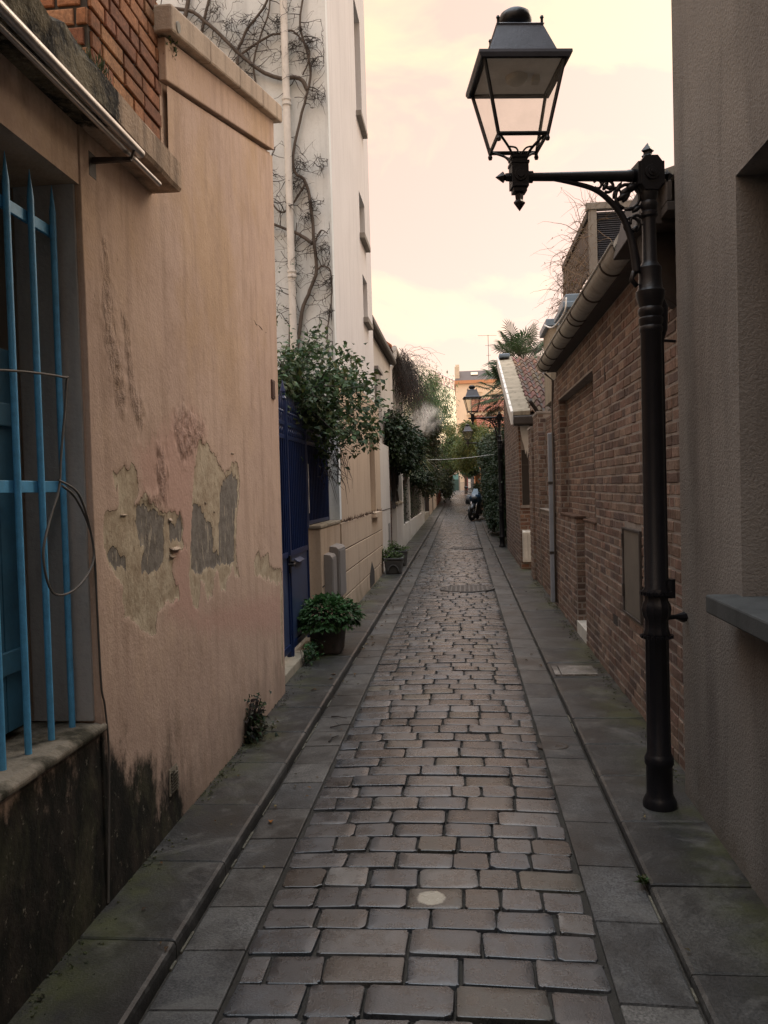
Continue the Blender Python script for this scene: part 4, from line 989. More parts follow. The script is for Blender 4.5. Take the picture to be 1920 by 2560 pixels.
b=MB(); b.hull8([(.98,Y0+.02,3.06),(.98,Y1+.02,3.06),(4.2,Y1+.02,4.0),(4.2,Y0+.02,4.0)],[(.98,Y0+.02,3.10),(.98,Y1+.02,3.10),(4.2,Y1+.02,4.08),(4.2,Y0+.02,4.08)]); b.box(BX+.1,5,Y0,Y1,2.951,3.0)
b.build('roof',M['zinc'],BH)
b=MB(); b.prism([(.90,2.88),(1.13,2.88),(1.13,3.13),(.96,3.13)],'y',4.30,4.95); b.prism([(1.0,2.6),(1.13,2.5),(1.13,2.88),(.95,2.88)],'y',4.45,4.55); b.build('eave_bracket',M['fascia'],BH,bevel=.006)
GU=thing('roof_gutter','long half-round zinc gutter along the eave of the brown brick house','gutter',(1.0,7.5,2.95))
b=MB(); n=14; xc=.985; rr=.082; ys=[4.98+.33*i for i in range(16)]; ys[-1]=9.9
for yi in range(len(ys)-1):
    pts=[(xc+rr*math.cos(math.pi+math.pi*k/n),2.985+rr*math.sin(math.pi+math.pi*k/n)) for k in range(n+1)]+[(xc+(rr-.006)*math.cos(2*math.pi-math.pi*k/n),2.985+(rr-.006)*math.sin(2*math.pi-math.pi*k/n)) for k in range(n+1)]
    m=len(pts); b.add([(x,ys[yi],z) for x,z in pts]+[(x,ys[yi+1],z) for x,z in pts],[(i,(i+1)%m,(i+1)%m+m,i+m) for i in range(m)])
b.add([(xc+rr*math.cos(math.pi+math.pi*k/n),9.9,2.985+rr*math.sin(math.pi+math.pi*k/n)) for k in range(n+1)],[tuple(range(n+1))])
b.tube([(xc-rr,4.98,2.988),(xc-rr,9.9,2.988)],.010,8)
b.build('trough',M['zinc'],GU,auto=40)
for y in (5.4,6.15,6.85,7.05,7.6,8.2,8.85,9.3,9.7):
    b=MB(); b.tube([(xc+(rr+.004)*math.cos(math.pi+math.pi*k/12),y,2.985+(rr+.004)*math.sin(math.pi+math.pi*k/12)) for k in range(13)],.007,6); b.build('strap',M['fascia'],GU)
RP=thing('downpipe','grey-blue plastic downpipe on the brown brick wall beside a thin cable','drainpipe',(1.09,10.3,zg(10.3)))
b=MB(); b.box(1.05,1.115,10.26,10.33,zg(10)+.08,2.22); b.build('pipe',M['greypipe'],RP,bevel=.012)
b=MB(); b.tube([(1.10,10.2,zg(10)+.1),(1.105,10.2,1.5),(1.105,10.22,2.5),(1.12,10.2,2.85),(1.0,9.95,2.9)],.012,8); b.build('conduit',M['cable'],RP,smooth=True)
for z in (.75,1.6): 
    b=MB(); b.box(1.045,1.13,10.255,10.335,z,z+.03); b.build('clip',M['fascia'],RP)
# low brick garden wall and pier beyond the house
GW=thing('brick_garden_wall','lower brown brick wall with a sunk panel between brick house and annex','wall',(BX,11.7,zg(11.7)))
b=MB(); GX0=BX
def sg(y0,y1,z0,z1,x=GX0): b.box(x,x+.4,y0,y1,z0,z1,1)
sg(9.955,10.45,-.2,2.85); sg(10.45,12.25,-.2,1.235); sg(10.45,12.25,1.236,2.55,GX0+.10); sg(12.25,12.95,-.2,2.62,GX0-.02)
bricks(b,(GX0,9.955,0),(0,1,0),(-1,0,0),2.30,2.56,cut=[(.495,2.295,1.235,3)])
bricks(b,(GX0,9.955,2.56),(0,1,0),(-1,0,0),.49,.28)
bricks(b,(GX0+.10,10.45,1.24),(0,1,0),(-1,0,0),1.8,1.31)
bricks(b,(GX0-.02,12.25,0),(0,1,0),(-1,0,0),.70,2.62)
bricks(b,(GX0-.02,12.25,1.24),(1,0,0),(0,-1,0),.12,1.38,head=1,sl=.22)
bricks(b,(GX0-.06,12.96,0),(0,1,0),(-1,0,0),.45,2.45); b.box(GX0-.06,GX0+.4,12.955,13.41,-.2,2.45,1)
bricks(b,(GX0-.06,12.955,0),(1,0,0),(0,-1,0),.06,2.45,head=1,sl=.12)
b.build('wall',[M['brick'],M['mortar']],GW)
b=MB(); b.box(GX0-.015,GX0+.1,10.44,12.24,1.236,1.258); b.box(GX0-.03,GX0+.4,12.24,12.953,2.621,2.66); b.box(GX0-.075,GX0+.4,12.955,13.42,2.451,2.49); b.build('coping',M['mortar'],GW,bevel=.005)
# annex with tiled roof
AN=thing('brick_annex','small brown brick annex with a clay tile roof and white bargeboard','house',(1.3,16.5,zg(16.5)))
ax=.985; ay0=14.55; ay1=19.0
b=MB(); b.prism([(ay0,-.1),(ay1,-.1),(ay1,4.05),(ay0,2.72)],'x',ax,4.,1)
bricks(b,(ax,ay0,0.1),(0,1,0),(-1,0,0),ay1-ay0,2.62)
for k in range(20):
    z0=2.72+k*.066; y0=ay0+(z0+.066-2.72)/.2989
    if y0<ay1-.2: bricks(b,(ax,y0,z0),(0,1,0),(-1,0,0),ay1-y0,.066)
bricks(b,(ax,ay0,0.1),(1,0,0),(0,-1,0),1.0,2.6,cut=[(.045,.19,1.15,2.6)],pal=[(.19,.10,.07),(.16,.085,.06),(.21,.12,.08),(.13,.075,.055)])
b.build('wall',[M['brick'],M['mortar']],AN)
b=MB(); b.box(ax+.05,ax+.185,ay0-.006,ay0-.003,1.25,2.2); b.build('narrow_window',M['darkvoid'],AN)
b=MB(); b.box(ax+.05,ax+.185,ay0-.014,ay0-.0065,1.93,1.955); b.build('window_bar',M['fascia'],AN)
b=MB(); b.box(ax+.02,ax+.22,ay0-.03,ay0,1.2,1.249); b.build('window_sill',M['mortar'],AN)
b=MB(); pts=[(ax+.03+(x-.09)*.85,z) for x,z in [(.09,2.68),(.28,2.68),(.29,2.3),(.285,2.2),(.27,2.19),(.26,2.08),(.245,2.2),(.23,2.05),(.215,2.2),(.195,2.12),(.175,2.24),(.16,2.3),(.13,2.38),(.10,2.55)]]
b.prism(pts,'y',ay0-.011,ay0-.0075); b.build('peeling_paint',M['whitepvc'],AN)
b=MB(); s=.2989
def rz(y): return 2.80+(y-14.35)*s*1.17
nx=17; tw=.145
for j in range(13):
    for i in range(nx):
        x=ax+.20+i*tw; y0=14.35+j*.36; y1=y0+.40; c=random.choice([(.15,.085,.058),(.12,.07,.048),(.18,.105,.07),(.095,.058,.043),(.14,.092,.066)]); c=tuple(v*U(.8,1.2) for v in c)
        n=6; vs=[]
        for (y,dz) in ((y0,.035),(y1,.012)):
            for k in range(n+1):
                a=k/n; vs.append((x+tw*a,y+U(-.004,.004),rz(y)+dz+.034*math.sin(a*2*math.pi)))
        vs+=[(x+tw*k/n,y0,rz(y0)+.015+.034*math.sin(k/n*2*math.pi)) for k in range(n+1)]
        fs=[(k,k+1,n+2+k,n+1+k) for k in range(n)]+[(k,2*n+2+k,2*n+3+k,k+1) for k in range(n)]
        b.add(vs,fs,0,c)
rf=b.build('roof',M['tile'],AN,auto=50)
b=MB(); b.hull8([(ax-.08,14.33,rz(14.33)-.05),(3.6,14.33,rz(14.33)-.05),(3.6,18.95,rz(18.95)-.05),(ax-.08,18.95,rz(18.95)-.05)],[(ax-.08,14.33,rz(14.33)-.005),(3.6,14.33,rz(14.33)-.005),(3.6,18.95,rz(18.95)-.005),(ax-.08,18.95,rz(18.95)-.005)]); b.build('roof_board',M['fascia'],rf)
b=MB()
for j in range(44):
    y0=14.3+j*.105; y1=y0+.105; za=.062+.012*math.sin(j*1.9); zb_=.062+.012*math.sin((j+1)*1.9); xr=.19+.02*math.sin(j*2.3); xr2=.19+.02*math.sin((j+1)*2.3)
    b.hull8([(ax-.09,y0,rz(y0)),(ax+xr,y0,rz(y0)),(ax+xr2,y1,rz(y1)),(ax-.09,y1,rz(y1))],[(ax-.09,y0,rz(y0)+za),(ax+xr,y0,rz(y0)+za+.012),(ax+xr2,y1,rz(y1)+zb_+.012),(ax-.09,y1,rz(y1)+zb_)])
b.build('verge_mortar',M['conc'],AN)
b=MB()
for j in range(11):
    y0=14.27+j*.425; y1=y0+.42; b.hull8([(ax-.135,y0,rz(y0)-.15),(ax-.092,y0,rz(y0)-.15),(ax-.092,y1,rz(y1)-.15),(ax-.135,y1,rz(y1)-.15)],[(ax-.135,y0,rz(y0)+.075),(ax-.092,y0,rz(y0)+.085),(ax-.092,y1,rz(y1)+.075),(ax-.135,y1,rz(y1)+.065)])
b.build('bargeboard',M['whitepvc'],AN,bevel=.005)
b=MB(); b.box(ax-.10,ax+.14,18.6,18.95,rz(18.8)+.07,rz(18.8)+.15); b.build('ridge_cap',M['bluezinc'],AN,bevel=.02)
b=MB(); b.prism([(14.20,2.62),(14.36,2.60),(14.36,2.78),(14.20,2.76)],'x',ax-.09,2.4); b.build('eave_gutter',M['fascia'],AN,bevel=.02)
b=MB(); b.tube(spline([(ax+.55,14.27,2.63),(ax+.5,14.3,2.5),(ax+.36,14.45,2.47),(ax+.33,14.5,2.2)],5),.035,10); b.tube(spline([(1.12,13.6,2.95),(1.3,13.9,2.75),(1.42,14.2,2.68)],5),.03,8); b.build('gutter_bend',M['fascia'],AN,smooth=True)
for k,(x0,x1,lab) in enumerate(((1.035,1.105,'white utility box low on the annex wall, left one of the pair'),(1.115,1.20,'white utility box low on the annex wall, right one beside the brick pier'))):
    t=thing('utility_box',lab,'cabinet',((x0+x1)/2,14.5,.4)); b=MB(); b.prism([(14.549,.27),(14.44,.27),(14.44,.78),(14.46,.80),(14.549,.82)],'x',x0-.02,x1-.01); b.build('body',M['boxwhite'],t,bevel=.006)
    b=MB(); b.box(x0-.005,x1-.025,14.434,14.4395,.3,.76); b.build('door',M['boxwhite'],t,bevel=.002)
# rooftop terrace structure with slatted blind behind the gutter
TR=thing('rooftop_pergola','timber rooftop pergola with a dark slatted blind above the brick house','pergola',(2.6,14.,4.0))
b=MB()
for (x,y) in ((2.2,13.8),(3.9,13.8),(2.2,17.2)): 
    b=MB(); b.box(x-.06,x+.06,y-.06,y+.06,3.5,5.98); b.build('post',M['greywall'],TR,bevel=.006)
b=MB(); b.box(2.1,4.0,13.72,13.86,5.981,6.09); b.build('beam',M['greywall'],TR,bevel=.006)
b=MB(); b.box(2.13,2.27,13.9,17.3,5.90,6.02); b.box(2.15,2.25,13.9,17.3,4.55,4.62); b.build('side_beam',M['fascia'],TR)
b=MB()
for k in range(24): b.hull8([(2.28,13.80,5.14+k*.034),(3.84,13.80,5.14+k*.034),(3.84,13.845,5.165+k*.034),(2.28,13.845,5.165+k*.034)],[(2.28,13.80,5.149+k*.034),(3.84,13.80,5.149+k*.034),(3.84,13.845,5.174+k*.034),(2.28,13.845,5.174+k*.034)])
b.box(2.27,3.84,13.85,13.87,5.1,5.97); b.build('slatted_blind',M['lampblue'],TR)
b=MB(); b.box(2.16,2.20,13.95,17.1,5.05,5.88); b.build('side_panel',M['brownwood'],TR)
b=MB()
for z in (5.02,5.08): b.box(2.27,3.84,13.77,13.80,z,z+.016)
for k in range(16): b.box(2.30+k*.1,2.312+k*.1,13.775,13.795,4.6,5.02)
b.build('railing',M['boxgrey'],TR)
b=MB(); b.box(2.25,4.6,14.0,18,2.5,4.6); b.build('terrace_wall',M['greywall'],TR)
DV=thing('dry_creeper','tangle of dry straw-coloured creeper stems over the rooftop pergola','creeper',(2.2,14.5,4.))
b=MB()
def wisp(p,d,l,r,g=.35,n=7,mi=0):
    pts=[p.copy()]; q=p.copy(); dd=d.normalized()
    for i in range(n):
        dd=(dd+Vector((U(-.4,.4),U(-.4,.4),U(-.4,.4)-g*.3))).normalized(); q=q+dd*(l/n); pts.append(q.copy())
    b.tube(pts,[r*(1-.8*i/n) for i in range(n+1)],3,False,mi); return pts
for i in range(330):
    t=R(); y=13.6+3.8*t**1.3; z=U(4.1,6.0)-(0 if t<.5 else .3*(t-.5)); p=Vector((2.15+U(-.12,.1),y,z)); ps=wisp(p,Vector((U(-.9,.5),U(-.6,.3),U(-.9,1))),U(.3,.9),U(.004,.009))
    if R()<.4: wisp(random.choice(ps),Vector((U(-1,.2),U(-.5,.5),U(-.5,.8))),U(.2,.5),.004)
for i in range(60):
    p=Vector((2.1+U(-.1,1.2),13.75,6.05)); wisp(p,Vector((U(-.8,.6),U(-.6,.2),U(-.1,1))),U(.2,.55),.005)
b.build('stem',M['strawtwig'],DV)
b=MB()
for i in range(420):
    y=13.6+3.6*R(); p=Vector((2.1+random.gauss(0,.2),y,U(3.9,5.7))); d=Vector((U(-1,1),U(-1,1),U(-1.5,.2))); l=U(.03,.07); b.leaf(p,d,Vector((0,0,1)),l,l*.4,tuple(v*U(.6,1.2) for v in (.2,.13,.07)))
b.build('dry_leaves',M['dryleaf'],DV)
ZD=thing('zinc_dormer','stepped blue-grey zinc dormer cladding behind the long gutter','dormer',(1.9,13.,3.3))
b=MB(); b.box(1.5,2.1,11.6,13.,3.2,3.98); b.build('lower_body',M['greywall'],ZD)
b=MB(); b.box(1.42,2.16,11.5,12.6,3.98,4.06); b.box(1.46,2.12,11.55,12.4,4.06,4.17); b.build('zinc_cap',M['bluezinc'],ZD,bevel=.01)
b=MB(); b.box(1.42,1.95,13.2,14.2,2.9,4.05); b.build('rear_body',M['conc'],ZD)
b=MB(); b.box(1.36,2.0,13.15,14.25,4.051,4.16); b.build('rear_cap',M['bluezinc'],ZD,bevel=.01)
b=MB(); b.tube(spline([(1.46,11.45,4.1),(1.43,11.5,3.9),(1.36,12.2,3.85),(1.33,13.1,4.05)],5),.012,6); b.build('cable',M['whitepvc'],ZD,smooth=True)
# ------------------------------------------------------------------ LAMP POSTS
def lamp(label):
    L=thing('street_lamp',label,'street lamp',(0,0,0),'bracket street lamps')
    b=MB()
    prof=[(.085,0),(.085,.025),(.075,.045),(.066,.06),(.066,.19),(.073,.20),(.073,.225),(.066,.24),(.0605,.25),(.0585,.775),(.066,.785),(.066,.80),(.060,.815),(.058,.855),(.070,.88),(.075,.905),(.070,.93),(.060,.945),(.058,.965),(.067,.972),(.067,.992),(.057,1.005),(.053,2.15),(.058,2.16),(.058,2.175),(.053,2.182),(.060,2.20),(.060,2.215),(.054,2.222),(.062,2.24),(.062,2.255),(.055,2.265),(.07,2.31),(.072,2.335),(.060,2.35),(.056,2.40),(.058,2.44),(.045,2.455),(.036,2.47),(.0335,2.66),(.043,2.67),(.043,2.685),(.036,2.692),(.044,2.71),(.044,2.725),(.038,2.735),(.046,2.76),(.047,2.775)]
    b.lathe(prof,24,flute=12,fl=(.25,2.13),sx=.89,sy=.89); b.build('post',M['iron'],L,auto=35)
    for z in (.975,.905):
        b=MB()
        for k in range(20):
            a=2*math.pi*k/20; b.box(.0665*math.cos(a)-.005,.0665*math.cos(a)+.005,.0665*math.sin(a)-.005,.0665*math.sin(a)+.005,z-.004 if z>.95 else z-.13,z+.012 if z>.95 else z-.116)
        b.build('beading',M['iron'],L)
    b=MB(); b.lathe([(.016,1.0),(.016,2.12),(.032,2.17),(.036,2.27),(.014,2.33)],12,(.05,.02,0)); b.tube([(.05,.02,2.12),(.13,.05,2.12)],.007,8); b.tube([(.05,.02,.86),(.10,.04,.86),(.14,.055,.855),(.15,.06,.855)],[.012,.010,.022,.026],8); b.lathe([(.03,.955),(.03,1.04)],8,(.06,.0,0))
    b.build('conduit',M['iron'],L,auto=40)
    b=MB(); s=.047
    b.prism([(-s,2.80),(-s*.6,2.775),(s*.6,2.775),(s,2.80),(s,2.90),(s*.6,2.925),(-s*.6,2.925),(-s,2.90)],'y',-s,s)
    b.prism([(-s*.92,2.80),(s*.92,2.80),(s*.92,2.90),(-s*.92,2.90)],'x',-s*1.25,s*1.25)
    for sy in (-1,1):
        b.tube([(0,sy*s,2.85),(0,sy*(s+.008),2.85)],.032,16); b.tube([(0,sy*s,2.85),(0,sy*(s+.014),2.85)],.019,14); b.tube([(0,sy*s,2.85),(0,sy*(s+.02),2.85)],.009,10)
    b.lathe([(.022,2.925),(.03,2.935),(.02,2.945),(.02,2.952),(.030,2.96),(.001,2.995)],4,(0,0,0))
    b.tube([(.05,0,2.85),(.075,0,2.85),(.076,0,2.85),(.085,0,2.85),(.115,0,2.85)],[.02,.02,.012,.03,.001],4)
    b.build('post_head',M['iron'],L,bevel=.003)
    b=MB(); b.tube([(-.055,0,2.85),(-.075,0,2.85),(-.076,0,2.85),(-.09,0,2.85),(-.1,0,2.85),(-.52,0,2.85),(-.522,0,2.85),(-.545,0,2.85)],[.027,.034,.027,.027,.0245,.018,.026,.026],14); b.build('arm',M['iron'],L,auto=40)
    b=MB()
    cv=spline([(-.46,0,2.845),(-.36,0,2.826),(-.25,0,2.795),(-.18,0,2.745),(-.12,0,2.67),(-.085,0,2.58),(-.068,0,2.49),(-.06,0,2.42)],6); k=len(cv)
    b.tube(cv,[.009+.011*i/(k-1) for i in range(k)],8)
    def arc(cx,cz,r,a0,a1,rr,n=14): b.tube([(cx+r*math.cos(math.radians(a0+(a1-a0)*i/n)),0,cz+r*math.sin(math.radians(a0+(a1-a0)*i/n))) for i in range(n+1)],rr,7)
    arc(-.095,2.758,.055,-90,250,.008); arc(-.078,2.632,.034,-60,230,.007); arc(-.23,2.815,.018,-140,150,.006); arc(-.185,2.805,.026,-120,170,.007); arc(-.055,2.645,.03,-30,200,.007); arc(-.155,2.77,.03,-20,120,.005)
    for (x,z,dx,dz,l,r) in ((-.14,2.745,.06,.035,.075,.016),(-.118,2.735,.05,.06,.06,.012),(-.11,2.70,.07,.012,.07,.010),(-.16,2.75,.01,.05,.05,.008),(-.205,2.79,.02,.03,.045,.012),(-.09,2.66,.06,.03,.05,.009),(-.10,2.79,.055,.02,.06,.02),(-.125,2.765,.05,.045,.055,.016),(-.15,2.775,.03,.05,.06,.012),(-.19,2.80,.045,-.005,.05,.012),(-.075,2.69,.05,.035,.06,.012),(-.08,2.6,.05,.05,.045,.014)):
        d=Vector((dx,0,dz)).normalized()*l; p=Vector((x,0,z)); b.tube([p,p+d*.35,p+d*.7,p+d],[r*.5,r,r*.75,.001],7)
    b.tube([(-.04,0,2.44),(-.075,0,2.42),(-.085,0,2.39),(-.06,0,2.36)],.012,8)
    b.build('scroll_bracket',M['iron'],L,smooth=True)
    ex=-.583
    b=MB(); s=.037
    b.box(ex-s,ex+s,-s,s,2.800,2.900); b.box(ex-s*1.1,ex+s*1.1,-s*1.1,s*1.1,2.900,2.912); b.box(ex-s*1.05,ex+s*1.05,-s*1.05,s*1.05,2.925,2.940); b.box(ex-s*.9,ex+s*.9,-s*.9,s*.9,2.912,2.925); b.box(ex-s*.8,ex+s*.8,-s*.8,s*.8,2.780,2.800)
    b.lathe([(.028,2.925),(.02,2.94),(.008,2.95)],12,(ex,0,0))
    for sy in (-1,1): b.tube([(ex,sy*s,2.850),(ex,sy*(s+.007),2.850)],.028,16); b.tube([(ex,sy*s,2.850),(ex,sy*(s+.013),2.850)],.016,14)
    b.lathe([(.001,2.700),(.026,2.735),(.026,2.740),(.017,2.750),(.02,2.780)],4,(ex,0,0))
    b.tube([(ex-.036,0,2.850),(ex-.06,0,2.850),(ex-.061,0,2.850),(ex-.07,0,2.850),(ex-.105,0,2.850)],[.02,.018,.012,.027,.001],4)
    b.build('arm_head',M['iron'],L,bevel=.002)
    # lantern : square tapered cage
    zb,zt=2.998,3.292; hb,ht=.106,.172
    b=MB()
    C=[(-1,-1),(1,-1),(1,1),(-1,1)]
    for (i,(sx,sy)) in enumerate(C):
        b.tube([(ex+sx*hb,sy*hb,zb-.005),(ex+sx*ht,sy*ht,zt)],.0085,6)
        tx,ty=C[(i+1)%4]; b.tube([(ex+sx*hb,sy*hb,zb),(ex+tx*hb,ty*hb,zb)],.009,6); b.tube([(ex+sx*ht,sy*ht,zt),(ex+tx*ht,ty*ht,zt)],.009,6)
        b.lathe([(.008,-.03),(.011,-.02),(.008,-.01)],8,(ex+sx*hb,sy*hb,zb)) 
    b.build('lantern_frame',M['iron'],L,smooth=False)
    b=MB()
    for (sx,sy) in C:
        b.tube(spline([(ex+sx*hb*.95,sy*hb*.95,zb),(ex+sx*.075,sy*.075,zb-.018),(ex+sx*.045,sy*.045,zb-.045),(ex+sx*.028,sy*.028,zb-.078)],5),.006,6)
        b.tube(spline([(ex+sx*.055,sy*.055,zb-.035),(ex+sx*.02,sy*.06,zb-.045),(ex,sy*.02,zb-.07)],5),.004,6)
    b.build('lantern_legs',M['iron'],L,smooth=True)
    for i,(sx,sy) in enumerate(C):
        tx,ty=C[(i+1)%4]; a=.95; g=.0015
        nx_,ny_=(sx+tx)/2,(sy+ty)/2
        lo=[(ex+sx*hb*a,sy*hb*a,zb+.01),(ex+tx*hb*a,ty*hb*a,zb+.01)]; hi=[(ex+sx*ht*a,sy*ht*a,zt-.008),(ex+tx*ht*a,ty*ht*a,zt-.008)]
        bb=MB(); q=[lo[0],lo[1],hi[1],hi[0]]
        bb.hull8(q,[(x+nx_*g*2,y+ny_*g*2,z) for x,y,z in q]); bb.build('glass_pane',M['glass'],L)
    b=MB(); b.hull8([(ex+sx*.160,sy*.160,zt-.003) for sx,sy in C],[(ex+sx*.160,sy*.160,zt+.002) for sx,sy in C]); b.build('reflector',M['lampin'],L)
    b=MB(); b.lathe([(.03,-.03),(.045,-.02),(.05,-.0005)],16,(ex,0,zt-.003)); b.box(ex+.07,ex+.10,-.02,.02,zt-.03,zt-.003); b.build('bulb',M['bulb'],L,auto=40)
    b=MB()
    lev=[(.190,zt-.010),(.198,zt+.006),(.197,zt+.018),(.155,zt+.028),(.148,zt+.036),(.100,zt+.168),(.104,zt+.176),(.096,zt+.182)]
    vs=[(ex+sx*h,sy*h,z) for h,z in lev for sx,sy in C]; n=len(lev)
    fs=[(r*4+i,r*4+(i+1)%4,(r+1)*4+(i+1)%4,(r+1)*4+i) for r in range(n-1) for i in range(4)]+[(n*4-4,n*4-3,n*4-2,n*4-1)]
    vs+=[(ex+sx*.162,sy*.162,zt+.004) for sx,sy in C]; fs+=[(i,n*4+i,n*4+(i+1)%4,(i+1)%4) for i in range(4)]
    b.add(vs,fs); b.build('lantern_roof',M['lampblue'],L)
    b=MB(); z=zt+.180; b.lathe([(.055,z),(.05,z+.012),(.045,z+.025),(.058,z+.030),(.070,z+.045),(.073,z+.062),(.066,z+.085),(.045,z+.10),(.001,z+.106)],24,(ex,0,0)); 
    for (sx,sy) in C: b.lathe([(.006,z),(.006,z+.018),(.009,z+.022),(.006,z+.03)],8,(ex+sx*.095,sy*.095,0))
    b.build('chimney_cap',M['iron'],L,auto=40)
    return L
L1=lamp('black cast iron bracket lamp post, the tall near one before the roughcast house')
L2=dup(L1); L2['label']='black bracket lamp post by the ivy and the brick annex, second along the lane'
L3=dup(L1); L3['label']='bracket lamp post half hidden by foliage beyond the motorbike, farthest of the three'
for L,(x,y,a) in zip((L1,L2,L3),((.895,4.0,8),(.885,19.2,4),(.88,33.4,4))):
    L.location=(x,y,zg(y)+.034); L.scale=(1.037,1.037,1.037); L.rotation_euler=(0,0,math.radians(a))
# ------------------------------------------------------------------ FAR LEFT: house with eave, ivy, fence
H2=thing('white_annex','low white rendered annex with a dark eave adjoining the tall white house','house',(-1.5,16.,zg(16)))
b=MB(); b.box(-8,-1.50,13.6,18.7,-.1,4.3); b.box(-1.499,-1.386,14.17,15.95,-.1,2.4); b.build('wall',M['white'],H2)
b=MB(); b.box(-1.385,-1.381,14.17,15.95,1.215,1.228); b.build('joint_line',M['darkvoid'],H2)
b=MB(); b.prism([(-1.62,4.36),(-1.40,4.28),(-1.36,4.33),(-1.38,4.45),(-1.6,4.55)],'y',13.6,18.3); b.build('eave_gutter',M['fascia'],H2,bevel=.02)
b=MB(); b.prism([(-1.5,4.4),(-1.5,4.5),(-4,6.0),(-4,5.9)],'y',13.6,18.35); b.build('roof',M['fascia'],H2)
b=MB(); b.box(-1.499,-1.46,14.75,15.55,2.55,3.72); b.box(-1.49,-1.42,14.7,15.6,3.72,3.78); b.build('shutter',M['boxgrey'],H2,bevel=.004)
b=MB(); b.box(-1.386,-1.375,15.45,15.75,.45,.95); b.build('meter_box',M['boxgrey'],H2,bevel=.004)
H3=thing('tiled_house','white gabled house with an orange clay tile verge behind the annex','house',(-2.5,21.,zg(21)))
b=MB(); b.prism([(-1.62,-.1),(-6,-.1),(-6,6.2),(-4.2,6.9),(-1.62,4.75)],'y',18.72,24); b.build('wall',M['white'],H3)
b=MB(); sl=(6.95-4.72)/(4.2-1.5)
for j in range(9):
    x0=-1.48-j*.3; x1=x0-.33; z0=4.74+j*.3*sl; z1=z0+.33*sl
    for (ya,yb) in [(18.55+.24*i,18.78+.24*i) for i in range(20)]:
        c=random.choice([(.42,.15,.07),(.36,.12,.06),(.48,.19,.09)]); b.hull8([(x0,ya,z0),(x0,yb,z0),(x1,yb,z1),(x1,ya,z1)],[(x0,ya,z0+.06),(x0,yb,z0+.06),(x1,yb,z1+.03),(x1,ya,z1+.03)],0,c)
b.build('roof',M['tile'],H3)
b=MB(); b.tube([(-1.42,18.55,4.72),(-1.42,23.9,4.72)],.06,12); b.build('eave_gutter',M['whitepvc'],H3,auto=40)
b=MB(); b.tube(spline([(-1.42,18.6,4.7),(-1.42,18.6,4.55),(-1.47,18.6,4.38),(-1.54,18.62,4.2),(-1.545,18.64,3.9),(-1.545,18.64,.4)],5),.04,12); b.build('downpipe',M['whitepvc'],H3,auto=50)
# dead hanging creeper on the house corner
b=MB(); DC=thing('hanging_creeper','mass of brown bare creeper hanging from the tiled house eave','creeper',(-1.4,20.5,4.5))
for i in range(560):
    y=U(19.2,23.5); x=-1.62+U(0,.45); z=4.75+U(-.3,.12); l=U(.5,1.6); wisp(Vector((x,y,z)),Vector((U(-.3,.5),U(-.4,.3),-.8)),l,U(.004,.008),1.2,6)
for i in range(170):
    y=U(19.5,22.5); p=Vector((-1.3+U(-.2,.1),y,4.5+U(-.5,.25))); q=[p]; ll=U(.15,.75)
    for k in range(7):
        t=(k+1)/7; q.append(p+Vector((ll*t+U(-.04,.04),U(-.05,.05)+.1*t,.3*math.sin(t*2.4)*ll-.75*t*t*ll*1.4+U(-.06,.06))))
    b.tube(q,[.005*(1-.1*k) for k in range(8)],3,False)
for i in range(22):
    p=Vector((-1.35+U(-.2,.2),U(19.5,22),4.6+U(-.3,.1))); q=[p]; ll=U(.3,1.1); wa=U(.3,1.2); wb_=U(2,3.4)
    for k in range(9): 
        t=(k+1)/9; q.append(p+Vector((ll*t*.9+U(-.03,.03),U(-.05,.05),wa*ll*math.sin(t*wb_)*.6+U(-.03,.03))))
    b.tube(q,.0028,3,False)
b.build('stem',M['barkdark'],DC)
b=MB()
for i in range(1000):
    t=R(); p=Vector((-1.45+U(0,.9)*t,U(19.3,23),4.75-t*1.0+U(-.5,.2))); d=Vector((U(-1,1),U(-1,1),-1.2)); l=U(.04,.09); b.leaf(p,d,Vector((1,0,.2)),l,l*.3,tuple(v*U(.5,1.3) for v in random.choice([(.10,.06,.045),(.07,.04,.03),(.18,.07,.05)])))
b.build('dry_leaves',M['dryleaf'],DC)
IV=[(.016,.032,.012),(.022,.042,.016),(.013,.026,.011),(.03,.05,.018)]
IB=thing('ivy_bush','dark dense ivy bush billowing over the wall beyond the white house','ivy',(-1.4,17.5,1.3))
b=MB(); leafcloud(b,[((-1.32,16.6,2.75),(.20,.6,.42)),((-1.2,17.3,2.65),(.26,.7,.45)),((-1.05,18.1,2.45),(.26,.6,.45)),((-1.3,16.5,2.35),(.12,.4,.25)),((-1.2,17.6,2.25),(.25,.8,.3)),((-1.45,17.5,2.8),(.3,.8,.3))],7500,.05,.10,IV,asp=.8)
b.build('foliage',M['leaf'],IB)
b=MB()
for i in range(40): b.tube(spline([(-1.42+U(-.06,.06),U(16.6,18.2),1.2),(-1.40+U(-.05,.05),U(16.6,18.2),1.9),(-1.3+U(-.2,.25),U(16.4,18.3),U(2.3,3.0))],4),.008,4)
for i in range(14):
    p=Vector((-1.3,16.2,2.95)); q=[p+Vector((U(-.1,.1),U(-.2,.2),0)),p+Vector((U(-.1,.25),U(-.3,.1),.15)),p+Vector((U(-.1,.35),U(-.3,.2),U(.15,.38)))]; b.tube(q,[.004,.003,.001],4)
b.build('stem',M['barkdark'],IB)
b=MB(); YC=thing('yucca','spiky yucca with pale arching blades below the dark ivy','yucca',(-1.2,20.,1.2))
